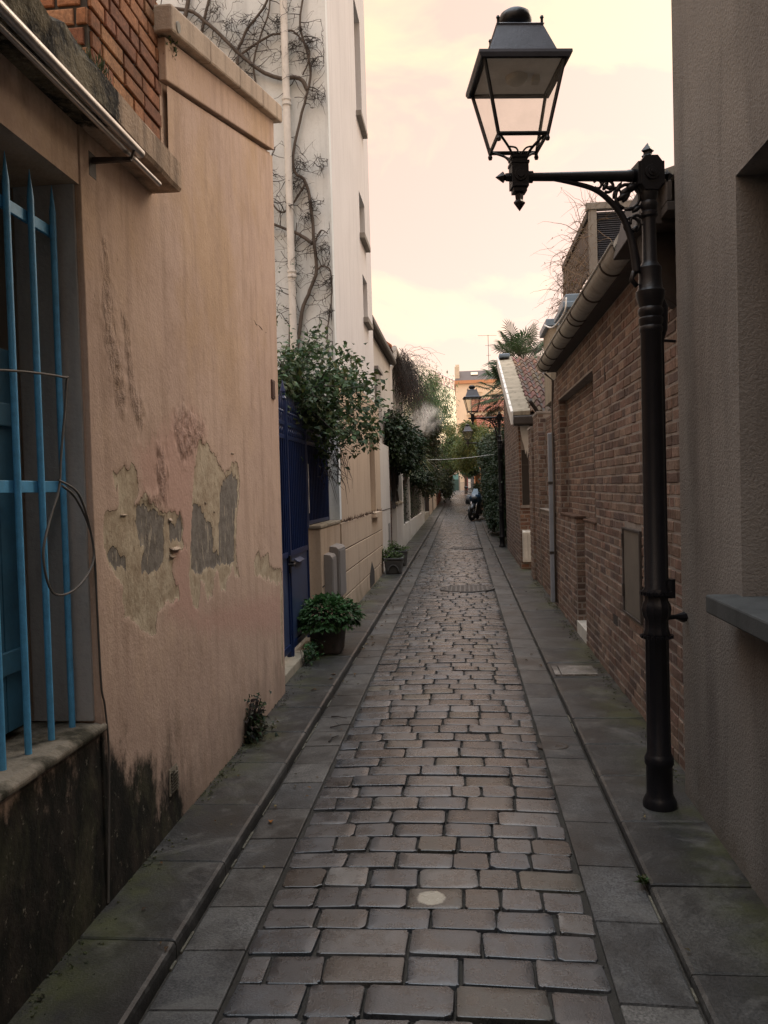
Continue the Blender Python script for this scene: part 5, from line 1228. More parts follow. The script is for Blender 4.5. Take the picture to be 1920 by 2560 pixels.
for i in range(110):
    a=U(0,6.28); e=U(-.5,.8); d=Vector((math.cos(a)*math.cos(e),math.sin(a)*math.cos(e),math.sin(e))); p=Vector((-1.15,20.2,2.35)); l=U(.5,.8)
    k=random.choice([(.13,.15,.05),(.06,.09,.03),(.18,.17,.07),(.04,.06,.025)])
    q1=p+d*l*.5; q2=p+d*l+Vector((0,0,-.18)); s=d.cross(Vector((0,0,1))).normalized()*.018
    b.add([p-s*.6,p+s*.6,q1+s,q1-s,q2],[(0,1,2,3),(3,2,4)],0,k)
b.build('foliage',M['leaf2'],YC)
b=MB(); b.tube([(-1.52,20.2,zg(20)),(-1.50,20.2,1.4),(-1.16,20.2,2.4)],[.06,.05,.04],8); b.build('trunk',M['bark'],YC)
DW=thing('brick_gate_pier','dark brick pier standing at the end of the white annex','pier',(-1.5,16.4,zg(16)))
b=MB(); b.box(-1.75,-1.43,15.96,16.75,-.1,2.3,1); bricks(b,(-1.43,15.96,.1),(0,1,0),(1,0,0),.79,2.2,pal=[(.09,.045,.032),(.07,.035,.026),(.11,.055,.04)]); bricks(b,(-1.75,15.96,.1),(1,0,0),(0,-1,0),.32,2.2,pal=[(.09,.045,.032),(.07,.035,.026),(.11,.055,.04)])
b.build('pier',[M['brick'],M['darkmortar']],DW)
TD=thing('teal_gate','tall teal boarded garden gate behind the white gate pier','gate',(-1.45,17.6,zg(17.6)))
b=MB(); b.box(-1.62,-1.47,16.8,18.2,.3,2.2); b.build('board_panel',M['teal'],TD)
b=MB()
for z in (.6,1.35,1.95): b.box(-1.4695,-1.455,16.82,18.18,z,z+.06)
b.build('rail',M['teal'],TD); b=MB(); b.tube([(-1.455,16.95,1.3),(-1.43,16.95,1.3)],.02,8); b.build('knob',M['steel'],TD)
WP=thing('white_gate_pier','short cream gate pier with a sloped cap beside the teal gate','pier',(-1.45,17.8,zg(17.8)))
b=MB(); b.box(-1.50,-1.34,17.0,18.6,.2,1.26); b.build('pier',M['white'],WP,bevel=.01)
b=MB(); b.prism([(-1.52,1.261),(-1.32,1.261),(-1.32,1.29),(-1.42,1.35),(-1.52,1.29)],'y',16.98,18.62); b.build('cap',M['conc'],WP)
WF=thing('white_fence','white painted fence with a wire panel full of hedge','fence',(-1.4,24.,zg(24)))
for (y0,y1,z1) in ((18.95,19.35,2.0),(21.6,21.95,1.88),(28.2,28.6,1.92),(29.8,30.1,1.9)):
    b=MB(); b.box(-1.46,-1.37,y0,y1,.2,z1+zg(y0)*0); b.build('post',M['white'],WF)
b=MB(); b.box(-1.45,-1.38,19.35,30.0,.1,.74); b.build('base_wall',M['white'],WF)
b=MB(); b.box(-1.44,-1.39,19.35,29.8,1.80,1.86); b.build('top_rail',M['boxgrey'],WF)
b=MB(); 
for k in range(40): b.box(-1.418,-1.412,19.4+k*.26,19.41+k*.26,.75,1.8)
b.build('wire_mesh',M['boxgrey'],WF)
HG=thing('clipped_hedge','dark clipped hedge filling the white fence panel','hedge',(-1.5,25.,.7))
b=MB()
for i in range(4200):
    p=Vector((-1.47+random.gauss(0,.03),U(19.4,29.8),U(.74,1.86))); d=Vector((U(-.2,1),U(-1,1),U(-1,1))); l=U(.04,.075); b.leaf(p,d,Vector((1,0,.4)),l,l*.75,tuple(v*U(.6,1.3) for v in random.choice([(.06,.075,.05),(.04,.055,.03),(.09,.10,.07),(.03,.04,.022)])))
b.build('foliage',M['leaf2'],HG)
b=MB(); 
for k in range(22): b.tube([(-1.5,19.6+k*.46,.3),(-1.5,19.65+k*.46,1.6)],.012,5)
b.build('stem',M['barkdark'],HG)
LD=thing('dark_doorway','dark recessed doorway with a step beyond the white fence','doorway',(-1.5,32.,zg(32)))
b=MB(); b.box(-2.0,-1.52,30.2,34.4,.2,2.4); b.build('door',M['darkvoid'],LD); b=MB(); b.box(-1.52,-1.38,30.3,34.2,.2,.62); b.build('step',M['conc'],LD); b=MB(); b.box(-1.6,-1.37,34.2,34.5,.2,2.1); b.build('jamb',M['brownwood'],LD)
LB=thing('garden_wall','low beige rendered garden wall with dark coping on the left, before the picket fence','wall',(-1.5,40.,zg(40)))
b=MB(); b.box(-1.7,-1.39,34.55,45,.2,1.55); b.build('wall',M['creambase'],LB); b=MB(); b.box(-1.72,-1.37,34.55,45,1.551,1.6); b.build('coping',M['conc'],LB)
b=MB(); b.box(-1.39,-1.37,38.9,39.3,.3,1.5); b.build('pilaster',M['brownwood'],LB)
LR=thing('brick_wall','low red brick wall on the left under the dark bush','wall',(-1.5,50.,zg(50)))
b=MB(); b.box(-1.7,-1.40,45.1,57,.2,2.0,1); bricks(b,(-1.40,45.1,.4),(0,1,0),(1,0,0),11.9,1.6,pal=[(.24,.09,.06),(.2,.075,.05),(.28,.11,.075)],course=.1,sl=.3); b.build('wall',[M['brick'],M['mortar']],LR); b=MB(); b.box(-1.72,-1.38,45.1,57,2.001,2.06); b.build('coping',M['conc'],LR)
PF=thing('picket_fence','pale picket fence at the far left end of the lane','fence',(-1.2,68.,zg(68)))
b=MB()
for k in range(60): y=57.5+k*.35; b.box(-1.22,-1.19,y,y+.18,zg(y),zg(y)+1.15)
b.build('pickets',M['white'],PF); b=MB()
for z in (.3,.9): b.hull8([(-1.25,57.4,zg(57.4)+z),(-1.221,57.4,zg(57.4)+z),(-1.221,78.5,zg(78.5)+z),(-1.25,78.5,zg(78.5)+z)],[(-1.25,57.4,zg(57.4)+z+.08),(-1.221,57.4,zg(57.4)+z+.08),(-1.221,78.5,zg(78.5)+z+.08),(-1.25,78.5,zg(78.5)+z+.08)])
b.build('rail',M['white'],PF)
# ------------------------------------------------------------------ TREES AND FOLIAGE
def tree(name,label,cat,x,y,trunkpts,r,clumps,n,l0,l1,cols,mat='leaf2',asp=.5,droop=.2,limbs=10,bark='bark',group=None):
    t=thing(name,label,cat,(x,y,zg(y)),group)
    global b
    b=MB(); p=spline(trunkpts,5); k=len(p); b.tube(p,[r*(1-.6*i/(k-1)) for i in range(k)],8)
    for i in range(limbs):
        c=random.choice(clumps); s=p[random.randint(k//3,k-1)]; e=Vector(c[0])+Vector((U(-.2,.2),U(-.2,.2),U(-.2,.2))); m=s.lerp(e,.5)+Vector((U(-.15,.15),U(-.15,.15),U(0,.2)))
        b.tube(spline([s,m,e],4),[r*.45*(1-.1*j) for j in range(9)],5)
    b.build('trunk',M[bark],t)
    b=MB(); leafcloud(b,clumps,n,l0,l1,cols,asp=asp,droop=droop); b.build('crown',M[mat],t)
    return t
BG=[(.055,.10,.03),(.075,.13,.04),(.04,.08,.025),(.09,.14,.05)]
def bamboo():
    t=thing('bamboo','tall feathery bamboo clump leaning over the lane from the left garden','bamboo',(-1.6,27.,zg(27)))
    b=MB(); tips=[]
    for i in range(46):
        y=U(24.5,30.5); p=spline([(-1.75+U(-.2,.2),y,.4),(-1.6+U(-.1,.2),y+U(-.2,.2),U(2.2,3)),(-1.25+U(-.2,.4),y+U(-.4,.3),U(3.4,4.5)),(U(-1.25,-.35),y+U(-.6,.4),U(3.6,5.3))],5)
        k=len(p); b.tube(p,[.014*(1-.85*j/(k-1)) for j in range(k)],4,False); tips+=p[5:]
    b.build('stem',M['bark'],t)
    b=MB()
    for i in range(15000):
        p=random.choice(tips)+Vector((random.gauss(0,.16),random.gauss(0,.2),random.gauss(-.05,.18))); d=Vector((U(-.4,1),U(-1,.6),U(-1.4,.3))); l=U(.08,.15); kx=random.choice(BG); s=U(.6,1.3)
        b.leaf(p,d,Vector((U(-.4,.4),-.5,1)),l,l*.2,tuple(v*s for v in kx),.15)
    b.build('foliage',M['leaf2'],t)
bamboo()
tree('dark_bush','dark brownish evergreen bush below the bamboo on the left','bush',-1.3,24,[(-1.6,24,.3),(-1.4,24,1.6),(-1.2,24,2.4)],.05,[((-1.35,23.6,2.4),(.3,.9,.5)),((-1.2,25,2.1),(.35,1.2,.55)),((-1.1,27,2.2),(.4,1.4,.6)),((-1.25,29,1.9),(.35,1.2,.5)),((-1.0,26,2.9),(.35,1.2,.5)),((-1.15,24.5,3.2),(.3,.8,.4)),((-.95,25.5,3.4),(.3,.8,.35))],12000,.07,.14,[(.035,.04,.02),(.028,.035,.018),(.05,.045,.022),(.03,.045,.02)],'leaf2',.55)
tree('trailing_ivy','glossy trailing ivy spilling over the white fence','ivy',-1.3,24,[(-1.5,26,.3),(-1.45,26,1.4),(-1.3,26,1.9)],.04,[((-1.2,22.5,1.95),(.2,.9,.2)),((-1.1,24.5,2.0),(.25,1.2,.25)),((-1.05,27,1.85),(.25,1.4,.3)),((-1.1,30,1.75),(.25,1.5,.4)),((-1.2,32.5,1.8),(.22,1.2,.5))],4200,.07,.12,IV,'leaf',.75)
tree('far_bush','dark rounded bush over the left wall towards the end of the lane','bush',-1.2,52,[(-1.5,52,.5),(-1.4,52,1.8),(-1.2,52,2.4)],.06,[((-1.0,48,1.9),(.35,2,.7)),((-1.0,52,1.7),(.4,2.5,.8)),((-.95,56,1.7),(.4,2,.8)),((-1.1,45,2.1),(.35,1.5,.5))],4500,.10,.18,[(.03,.045,.022),(.025,.035,.018),(.04,.055,.025)],'leaf2',.6)
TG=[(.10,.125,.035),(.08,.11,.03),(.13,.13,.04),(.065,.09,.028)]
tree('arching_tree','light olive tree leaning from the right and meeting over the lane','tree',1.2,38,[(1.25,38,.5),(1.15,38,1.8),(.95,38.3,2.8),(.55,38.6,3.5)],.07,[((.9,36,3.4),(.5,1.2,.55)),((.35,37.5,3.6),(.45,1.3,.45)),((-.05,39,3.3),(.4,1.3,.4)),((.55,40,2.9),(.5,1.4,.4)),((.95,39,4.0),(.5,1.3,.4)),((.15,41,2.75),(.5,1.4,.4)),((.35,36,4.1),(.35,.8,.25))],11000,.08,.15,TG,'leaf2',.5)
tree('arching_tree','dark green tree leaning from the left and closing the lane in an arch','tree',-1.2,46,[(-1.5,46,.6),(-1.3,46,2),(-1.0,46.5,3),(-.5,47,3.5)],.08,[((-1.0,43,3.3),(.5,1.5,.6)),((-.55,46,3.2),(.5,1.6,.5)),((-.1,48,3.0),(.5,1.6,.4)),((-.8,49,2.7),(.5,1.8,.5)),((-.4,44,3.9),(.45,1.2,.4)),((.4,50,2.9),(.5,1.6,.4))],11000,.09,.17,[(.05,.085,.025),(.065,.10,.03),(.04,.065,.022),(.085,.085,.03)],'leaf2',.5)
tree('garden_tree','bluish green tree behind the motorbike on the right side','tree',.9,55,[(1.2,55,.8),(1.1,55,2),(.8,55,3)],.09,[((.8,53,2.9),(.55,1.6,.5)),((.45,56,2.7),(.5,1.5,.4)),((1.0,58,3.2),(.6,1.8,.7)),((.3,60,3.2),(.6,1.6,.5)),((.75,50,2.7),(.35,1.2,.4))],5200,.10,.19,[(.03,.07,.035),(.04,.085,.035),(.025,.055,.03)],'leaf2',.55)
tree('far_tree','pale yellow-green tree before the apricot building','tree',.2,66,[(.3,66,1),(.3,66,3),(.1,66,4.5)],.12,[((-.4,64,5.2),(.9,2,.9)),((.6,66,4.6),(.9,2,.9)),((.1,67,3.7),(1.,2,.7)),((1.4,66,4.2),(.8,2,.9)),((-1.2,66,4.3),(.9,2,1.)),((-.9,65,6.1),(.6,1.5,.5))],6200,.11,.2,[(.14,.16,.045),(.11,.13,.04),(.17,.16,.05),(.09,.11,.035)],'leaf2',.5)
tree('fern_tree','tall pale green feathery tree behind the hanging creeper','tree',-1.9,40,[(-2.2,40,.5),(-2.1,40,4),(-1.9,40,6)],.1,[((-1.6,40,6.0),(.6,1.3,.7)),((-2.2,40,5.2),(.9,1.3,.7)),((-1.5,40,4.9),(.5,1.3,.6)),((-1.25,39.5,6.6),(.35,.8,.4))],2600,.09,.17,[(.12,.16,.05),(.15,.18,.06),(.09,.13,.04)],'leaf2',.3)
# ivy curtain on the right wall beyond the annex
IVR=thing('ivy_wall','tall dark ivy smothering the right garden wall beyond the annex','ivy',(1.2,25.,zg(25)))
b=MB(); cl=[((1.02,19.8,2.0),(.12,.6,1.1)),((1.0,21,2.4),(.18,.9,.8)),((.95,22.5,1.6),(.2,1.1,.9)),((.95,24,2.6),(.25,1.1,.6)),((.92,25.5,1.5),(.22,1.2,.8)),((.85,26.5,2.7),(.3,1.2,.5)),((.9,28,1.8),(.25,1.2,.8)),((.9,30,2.5),(.3,1.2,.6)),((.98,32,1.6),(.25,1.2,.8)),((1.0,20.5,.9),(.14,.8,.5)),((.82,23.5,.75),(.12,.9,.35)),((.85,27,.8),(.12,1.1,.3))]
leafcloud(b,cl,20000,.05,.10,IV+[(.05,.06,.03)],asp=.8); b.build('foliage',M['leaf'],IVR)
b=MB()
for i in range(70): y=U(19.5,33); b.tube(spline([(1.08,y,zg(y)+.1),(1.06,y+U(-.3,.3),1.3),(1.0,y+U(-.4,.4),2.7)],4),.012,4)
for i in range(26): 
    p=Vector((.8,U(20,30),U(1.6,2.9))); b.tube([p,p+Vector((U(-.2,0),-.1,U(0,.15))),p+Vector((U(-.35,-.1),-.15,U(-.1,.3)))],[.005,.004,.001],4)
b.build('stem',M['barkdark'],IVR)
GWR=thing('garden_wall','dark garden wall behind the ivy on the right side','wall',(1.4,35.,zg(35)))
b=MB(); b.box(1.15,1.6,19.05,78,.1,2.6); b.build('wall',M['conc'],GWR); b=MB(); b.box(1.12,1.63,19.05,78,2.601,2.66); b.build('coping',M['conc'],GWR)
for x,y,lab in ((.92,33.6,'slim pale trunk standing in the ivy behind the motorbike, nearer of two'),(.83,36.,'slim pale trunk behind the motorbike, farther of two')):
    tree('slim_tree',lab,'tree',x,y,[(x,y,zg(y)+.05),(x-.02,y,1.2),(x+.04,y,2.0),(x-.02,y,2.9),(x-.1,y,3.4)],.045,[((x-.1,y,3.3),(.3,.5,.35)),((x+.05,y,2.9),(.3,.5,.3))],500,.07,.12,TG,'leaf2',.5,limbs=5,bark='strawtwig')
tree('clipped_bush','dark square bush behind the motorbike','bush',.75,40,[(.8,40,.5),(.78,40,.9),(.75,40,1.3)],.05,[((.72,39.5,1.2),(.2,.7,.3)),((.75,40.5,1.5),(.22,.7,.25)),((.78,40,.85),(.2,.7,.25))],2200,.06,.11,[(.03,.045,.022),(.022,.032,.016),(.045,.06,.03)],'leaf2',.7)
# chusan palms
def palm(label,x,y,zc,zt,n,r):
    t=thing('fan_palm',label,'palm',(x,y,zg(y)))
    b=MB(); p=spline([(x+.1,y,zg(y)),(x+.05,y,zt*.5),(x,y,zc)],6); k=len(p)
    b.tube(p,[.11+.012*(i%2) for i in range(k)],10); b.build('trunk',M['bark'],t)
    b=MB(); st=MB()
    for i in range(n):
        a=U(0,6.28); e=U(-.75,1.25); d=Vector((math.cos(a)*math.cos(e),math.sin(a)*math.cos(e),math.sin(e))); l=r*U(.65,1); p0=Vector((x,y,zc)); h=p0+d*l+Vector((0,0,-.12*l))
        st.tube([p0,p0+d*l*.6,h],[.012,.009,.007],4)
        # fan : ~26 blades round the hub in the plane facing outwards-up
        nrm=(d.cross(Vector((0,0,1)))).normalized(); upv=nrm.cross(d).normalized()
        fr=U(.42,.6)*r; kx=random.choice([(.035,.07,.028),(.05,.09,.035),(.028,.055,.024),(.07,.10,.04)])
        for j in range(26):
            an=math.radians(-155+310*j/25); bd=(d*math.cos(an)+nrm*math.sin(an)).normalized(); bl=fr*(1-.25*abs(an)/2.7)*U(.9,1.05)
            m1=h+bd*bl*.6+upv*.02; tip=h+bd*bl+Vector((0,0,-.10*bl-U(0,.08)*bl)); sd=bd.cross(upv).normalized()*bl*.035; g=U(.75,1.25); c=tuple(v*g for v in kx)
            b.add([h,m1+sd,tip,m1-sd,m1+upv*.012],[(0,1,4),(1,2,4),(4,2,3),(0,4,3)],0,c)
    st.build('leaf_stalk',M['bark'],t); b.build('frond',M['leaf'],t)
palm('tall fan palm rising behind the tiled annex roof',1.62,21.4,4.66,4.6,50,.92)
palm('lower fan palm spreading beside the annex bargeboard and ivy',1.22,20.2,3.85,3.8,40,.70)
# overhead wires
b=MB(); b.tube([(-.9+1.75*k/12,22,2.33+.09*k/12-.035*math.sin(math.pi*k/12)) for k in range(13)],.007,6); tag(b.build('overhead_cable',M['whitepvc'],smooth=True),'pale cable slung across the lane below the lamps','cable')
b=MB(); b.tube([(-.55,36,2.02),(-.2,36,2.2),(.0,36,2.3)],.010,6); tag(b.build('bare_branch',M['strawtwig'],smooth=True),'short pale bare branch above the lane on the left','branch')
# ------------------------------------------------------------------ FAR END
EN=thing('end_gate','teal board gate with a turquoise notice closing the lane end on the left','gate',(-.6,79.5,zg(79.5)))
z=zg(79.5)
b=MB(); b.box(-1.02,-.28,79.5,79.6,z,z+1.75); b.build('board_panel',M['tealsheet'],EN); b=MB(); b.box(-.84,-.33,79.49,79.499,z+1.05,z+1.5); b.build('notice',M['tealband'],EN); b=MB(); b.box(-.8,-.45,79.49,79.499,z+1.56,z+1.73); b.build('white_label',M['boxwhite'],EN)
b=MB(); b.box(-.27,-.18,79.45,79.6,z,z+1.4); b.build('post',M['boxgrey'],EN)
SF=thing('shopfront','cream shop wall with a red door post and white notices at the lane end','shop',(.3,81.,z))
b=MB(); b.box(-3,3,81,86,z-.5,z+3.6); b.build('wall',M['cream'],SF); b=MB(); b.box(.26,.55,80.9,80.999,z,z+2.6); b.build('door_post',M['redpaint'],SF)
b=MB(); b.box(.55,1.6,80.9,80.999,z,z+2.6); b.build('shop_window',M['window'],SF); b=MB(); b.box(.6,.84,80.88,80.899,z+.2,z+1.05); b.box(.62,.8,80.88,80.899,z+1.4,z+1.8); b.build('notice',M['signwhite'],SF)
RL=thing('railing','low grey railing across the end of the lane','railing',(.1,79.6,z))
b=MB()
for k in range(12): b.box(-.15+k*.09,-.13+k*.09,79.58,79.6,z,z+.7)
b.build('bar',M['boxgrey'],RL); b=MB(); b.box(-.17,.95,79.57,79.61,z+.701,z+.74); b.build('rail',M['boxgrey'],RL)
# apricot apartment building
AB=thing('apricot_building','apricot apartment building with a brown roof and skylights at the end','building',(3.,92.,1.3))
bx0,bx1,by=-.42,8.5,90.
def rzb(z): return 1.6+(z-1.6)*90/75.
b=MB(); b.box(bx0,bx1,by,by+12,-.5,12.6); b.build('wall',M['facade'],AB)
b=MB(); b.box(bx0-.12,bx1,by-.18,by+12,12.61,12.95); b.build('cornice',M['orange'],AB)
b=MB(); b.hull8([(bx0-.1,by-.15,12.96),(bx1,by-.15,12.96),(bx1,by+9,12.96),(bx0-.1,by+9,12.96)],[(bx0+.4,by+1.8,14.2),(bx1,by+1.8,14.2),(bx1,by+7,14.2),(bx0+.4,by+7,14.2)]); rf=b.build('roof',M['slate'],AB)
for x in (1.25,3.0):
    b=MB(); b.hull8([(x,by+.75,13.58),(x+.75,by+.75,13.58),(x+.75,by+1.25,13.9),(x,by+1.25,13.9)],[(x,by+.7,13.63),(x+.75,by+.7,13.63),(x+.75,by+1.2,13.96),(x,by+1.2,13.96)]); b.build('skylight',M['cream'],rf)
b=MB(); b.box(bx0-.05,bx0+.45,by+.3,by+1.6,12.96,14.5)
for k in range(3): b.tube([(bx0+.1+k*.14,by+.9,14.5),(bx0+.1+k*.14,by+.9,14.8)],.06,8)
b.build('chimney',M['cream'],rf)
for zz in (9.4,6.2,3.0):
    for x in (1.15,3.35,5.6):
        b=MB(); b.box(x,x+.95,by-.03,by+.01,zz,zz+1.95); w=b.build('window',M['window'],AB)
        b=MB(); b.box(x-.12,x,by-.07,by-.0,zz,zz+2.05); b.box(x+.95,x+1.07,by-.07,by,zz,zz+2.05); b.box(x-.14,x+1.09,by-.09,by,zz+2.051,zz+2.2); b.box(x+.45,x+.5,by-.05,by-.031,zz,zz+1.95); b.build('frame',M['cream'],w)
        b=MB(); b.prism([(x-.3,zz+2.25),(x+1.25,zz+2.25),(x+.475,zz+2.75)],'y',by-.12,by); b.build('pediment',M['facade'],w)
        b=MB(); b.box(x-.4,x+1.35,by-.35,by-.32,zz+.85,zz+.9)
        for k in range(14): b.box(x-.38+k*.13,x-.36+k*.13,by-.35,by-.33,zz-.05,zz+.85)
        b.box(x-.45,x+1.4,by-.4,by,zz-.14,zz-.05); b.build('balcony',M['cream'],w)
for zz in (8.2,5.0):
    b=MB(); b.box(bx0-.08,bx1,by-.10,by,zz,zz+.2); b.build('string_course',M['cream'],AB)
AT=thing('tv_antenna','thin television antenna mast on the far roof','antenna',(3.3,95.,14.2))
b=MB(); b.tube([(3.35,95,14.2),(3.35,95,18.6)],.03,5); b.build('mast',M['cable'],AT); b=MB()
b.tube([(2.2,95,18.55),(4.3,95,18.5)],.02,5); b.tube([(3.0,95,17.4),(3.7,95,17.4)],.02,5); b.tube([(3.1,95,16.3),(3.6,95,16.3)],.02,5); b.build('crossbar',M['cable'],AT)
OH=thing('orange_house','small orange house with two stepped tile roofs on the right','house',(2.,50.,zg(50)))
oy=50.
b=MB(); b.box(.80,4,oy,oy+5,.5,6.0); b.box(1.05,4,oy-1.5,oy-.002,.5,4.9); b.build('wall',M['orange'],OH)
def troof(x0,x1,y0,y1,z0,z1):
    b=MB(); nx=int((x1-x0)/.2)
    for j in range(6):
        for i in range(nx):
            xa=x0+i*.2; ya=y0+(y1-y0)*j/6; yb=y0+(y1-y0)*(j+1.1)/6; za=z0+(z1-z0)*j/6; zb_=z0+(z1-z0)*(j+1.1)/6; c=random.choice([(.33,.12,.07),(.26,.10,.06),(.4,.17,.1),(.22,.08,.055)])
            b.add([(xa,ya,za+.02),(xa+.1,ya,za+.10),(xa+.2,ya,za+.02),(xa+.2,yb,zb_-.02),(xa+.1,yb,zb_+.06),(xa,yb,zb_-.02),(xa+.1,ya,za-.04)],[(0,1,4,5),(1,2,3,4),(0,6,2,1)],0,c)
    return b.build('roof',M['tile'],OH)
troof(.7,4.2,oy-.25,oy+2.2,6.0,7.0); troof(.95,4.2,oy-1.75,oy-.05,4.95,5.85)
b=MB(); b.box(.72,4.2,oy-.2,oy-.004,5.78,5.99); b.box(.97,4.2,oy-1.7,oy-1.504,4.72,4.94); b.build('cornice',M['cream'],OH)
b=MB(); b.box(1.35,1.55,oy-1.53,oy-1.503,2.6,4.1); w=b.build('shutter',M['teal'],OH); b=MB(); b.box(1.56,2.2,oy-1.52,oy-1.503,2.6,4.1); b.build('window',M['window'],OH)
CR=thing('tower_crane','faint red lattice crane jib far behind the houses','crane',(-3.,140.,0.))
b=MB(); A=Vector((-4.2,140,21.0)); B_=Vector((1.5,140,18.1)); up=Vector((0,0,-1.5))
for k in range(10):
    p=A.lerp(B_,k/10); q=A.lerp(B_,(k+1)/10); b.tube([p+up,p.lerp(q,.5)],.07,4); b.tube([p.lerp(q,.5),q+up],.07,4)
b.tube([A,B_],.1,4); b.tube([A+up,B_+up],.1,4); b.build('jib',M['pinksteel'],CR)
b=MB(); b.box(11.5,12.2,139.6,140.3,-1,19.5); b.build('mast',M['pinksteel'],CR)
# ------------------------------------------------------------------ MOTORBIKE
def motorbike():
    t=thing('motorbike','dark blue and black motorbike parked by the right kerb facing the camera','motorbike',(0,0,0))
    def wheel(y,steer):
        b=MB(); n=28; R_=.30; rr=.065
        ca,sa=math.cos(steer),math.sin(steer)
        vs=[];fs=[]
        for i in range(n):
            a=2*math.pi*i/n
            for j in range(10):
                c=2*math.pi*j/10; r=R_-rr+rr*math.cos(c); x=rr*.95*math.sin(c); yy=r*math.cos(a); vs.append((x*ca-yy*sa,y+x*sa+yy*ca,R_+r*math.sin(a)))
        for i in range(n):
            for j in range(10): fs.append((i*10+j,i*10+(j+1)%10,((i+1)%n)*10+(j+1)%10,((i+1)%n)*10+j))
        b.add(vs,fs); o=b.build('wheel',M['black'],t,smooth=True)
        b=MB()
        for k in range(6):
            a=2*math.pi*k/6; yy=.22*math.cos(a); b.tube([(0,y,R_),(-yy*sa,y+yy*ca,R_+.22*math.sin(a))],.014,5)
        b.tube([(-.06*ca,y-.06*sa,R_),(.06*ca,y+.06*sa,R_)],.035,10)
        for sx in (-.05,.05): b.tube([((sx)*ca,y+sx*sa,R_),((sx*1.15)*ca,y+sx*1.15*sa,R_)],.13,18)
        b.build('rim',M['chrome'],o); return o
    st=-.32
    wheel(-.72,st); wheel(.72,0)
    for sx in (-.1,.1):
        b=MB(); b.tube([(sx*.95,-.72+sx*st*.9,.3),(sx,-.60,.6),(sx,-.42,1.0)],[.03,.028,.024],8); b.build('fork',M['chrome'],t,smooth=True)
    b=MB(); n=10; vs=[]
    for i in range(n+1):
        a=math.radians(25+130*i/n); 
        for x in (-.07,.07): vs.append((x-.34*math.cos(a)*-.3*0,-.72+.345*math.cos(a),.3+.345*math.sin(a)))
    b.add(vs,[(2*i,2*i+1,2*i+3,2*i+2) for i in range(n)]); o=b.build('front_mudguard',M['bikeblack'],t,smooth=True); m=o.modifiers.new('S','SOLIDIFY'); m.thickness=.012
    b=MB()   # fairing with nose
    sec=[(-.72,.86,.06,.06),(-.66,.86,.15,.13),(-.52,.85,.22,.2),(-.3,.80,.25,.25),(0,.72,.22,.25),(.25,.66,.18,.2)]
    vs=[];k=12
    for (y,z,hw,hh) in sec:
        for j in range(k):
            a=2*math.pi*j/k; vs.append((hw*math.cos(a),y,z+hh*math.sin(a)))
    fs=[(i*k+j,i*k+(j+1)%k,(i+1)*k+(j+1)%k,(i+1)*k+j) for i in range(len(sec)-1) for j in range(k)]+[tuple(range(k)),tuple(range(len(vs)-1,len(vs)-k-1,-1))]
    b.add(vs,fs); b.build('fairing',M['bikeblue'],t,smooth=True)
    b=MB(); b.lathe([(.001,.0),(.09,.01),(.10,.05)],16); b.v=[(x*1.1,-.735+z,.88+y*.75) for x,y,z in b.v]; b.build('headlight',M['lens'],t,smooth=True)
    b=MB(); b.hull8([(-.13,-.62,.98),(.13,-.62,.98),(.12,-.60,.985),(-.12,-.60,.985)],[(-.08,-.45,1.2),(.08,-.45,1.2),(.08,-.435,1.2),(-.08,-.435,1.2)]); b.build('windscreen',M['screenblue'],t,bevel=.01)
    b=MB(); b.tube([(-.40,-.22,1.04),(-.28,-.32,1.05),(-.1,-.42,1.04),(.1,-.42,1.04),(.28,-.32,1.05),(.40,-.22,1.04)],.016,8); b.build('handlebar',M['bikeblack'],t,smooth=True)
    for sx in (-1,1):
        b=MB(); b.tube([(sx*.3,-.33,1.05),(sx*.36,-.38,1.18)],.008,6); b.lathe([(.03,-.02),(.07,0),(.07,.02),(.03,.03)],14); 
        o=MB(); o.tube([(sx*.3,-.33,1.05),(sx*.36,-.38,1.18)],.008,6); c=MB(); c.lathe([(.03,-.02),(.065,0),(.065,.02),(.03,.03)],14); o.add([(sx*.38+x*1.2,-.38+z,1.21+y*.75) for x,y,z in c.v],c.f); o.build('mirror',M['bikeblack'],t,smooth=True)
    b=MB(); b.prism([(-.25,.72),(.2,.68),(.3,.80),(.75,.86),(.95,.98),(.9,.80),(.4,.62),(-.1,.45)],'x',-.14,.14); b.build('seat',M['bikeblack'],t,bevel=.04)
    b=MB(); b.lathe([(.08,-.26),(.19,-.2),(.22,0),(.2,.1),(.1,.14)],14); b.v=[(x*.85,-.1+z,.93+y*.8) for x,y,z in b.v]; b.build('fuel_tank',M['bikeblue'],t,smooth=True)
    b=MB(); b.box(-.2,.2,-.28,.32,.25,.62); b.tube([(-.28,0,.35),(.28,0,.35)],.09,12); b.build('engine',M['bikeblack'],t,bevel=.03)
    b=MB(); b.tube([(.16,-.25,.4),(.2,-.1,.22),(.22,.3,.22),(.24,.85,.38)],[.025,.03,.04,.055],10); b.build('exhaust',M['chrome'],t,smooth=True)
    for sx in (-1,1):
        b=MB(); b.prism([(.28,.55),(.78,.58),(.84,.75),(.76,.95),(.34,.93),(.24,.74)],'x',sx*.2 if sx>0 else -.46,sx*.46 if sx>0 else -.2); b.build('pannier',M['bikeblack'],t,bevel=.06)
        b=MB(); b.tube([(sx*.18,.05,.34),(sx*.36,.05,.33)],.015,6); b.build('footpeg',M['bikeblack'],t)
    b=MB(); b.tube([(-.18,.0,.3),(-.3,-.05,.15),(-.36,-.08,.01)],.014,6); b.build('side_stand',M['bikeblack'],t)
    return t
MBK=motorbike(); MBK.location=(.44,31.75,zg(31.75)); MBK.rotation_euler=(0,math.radians(7),math.radians(-9))
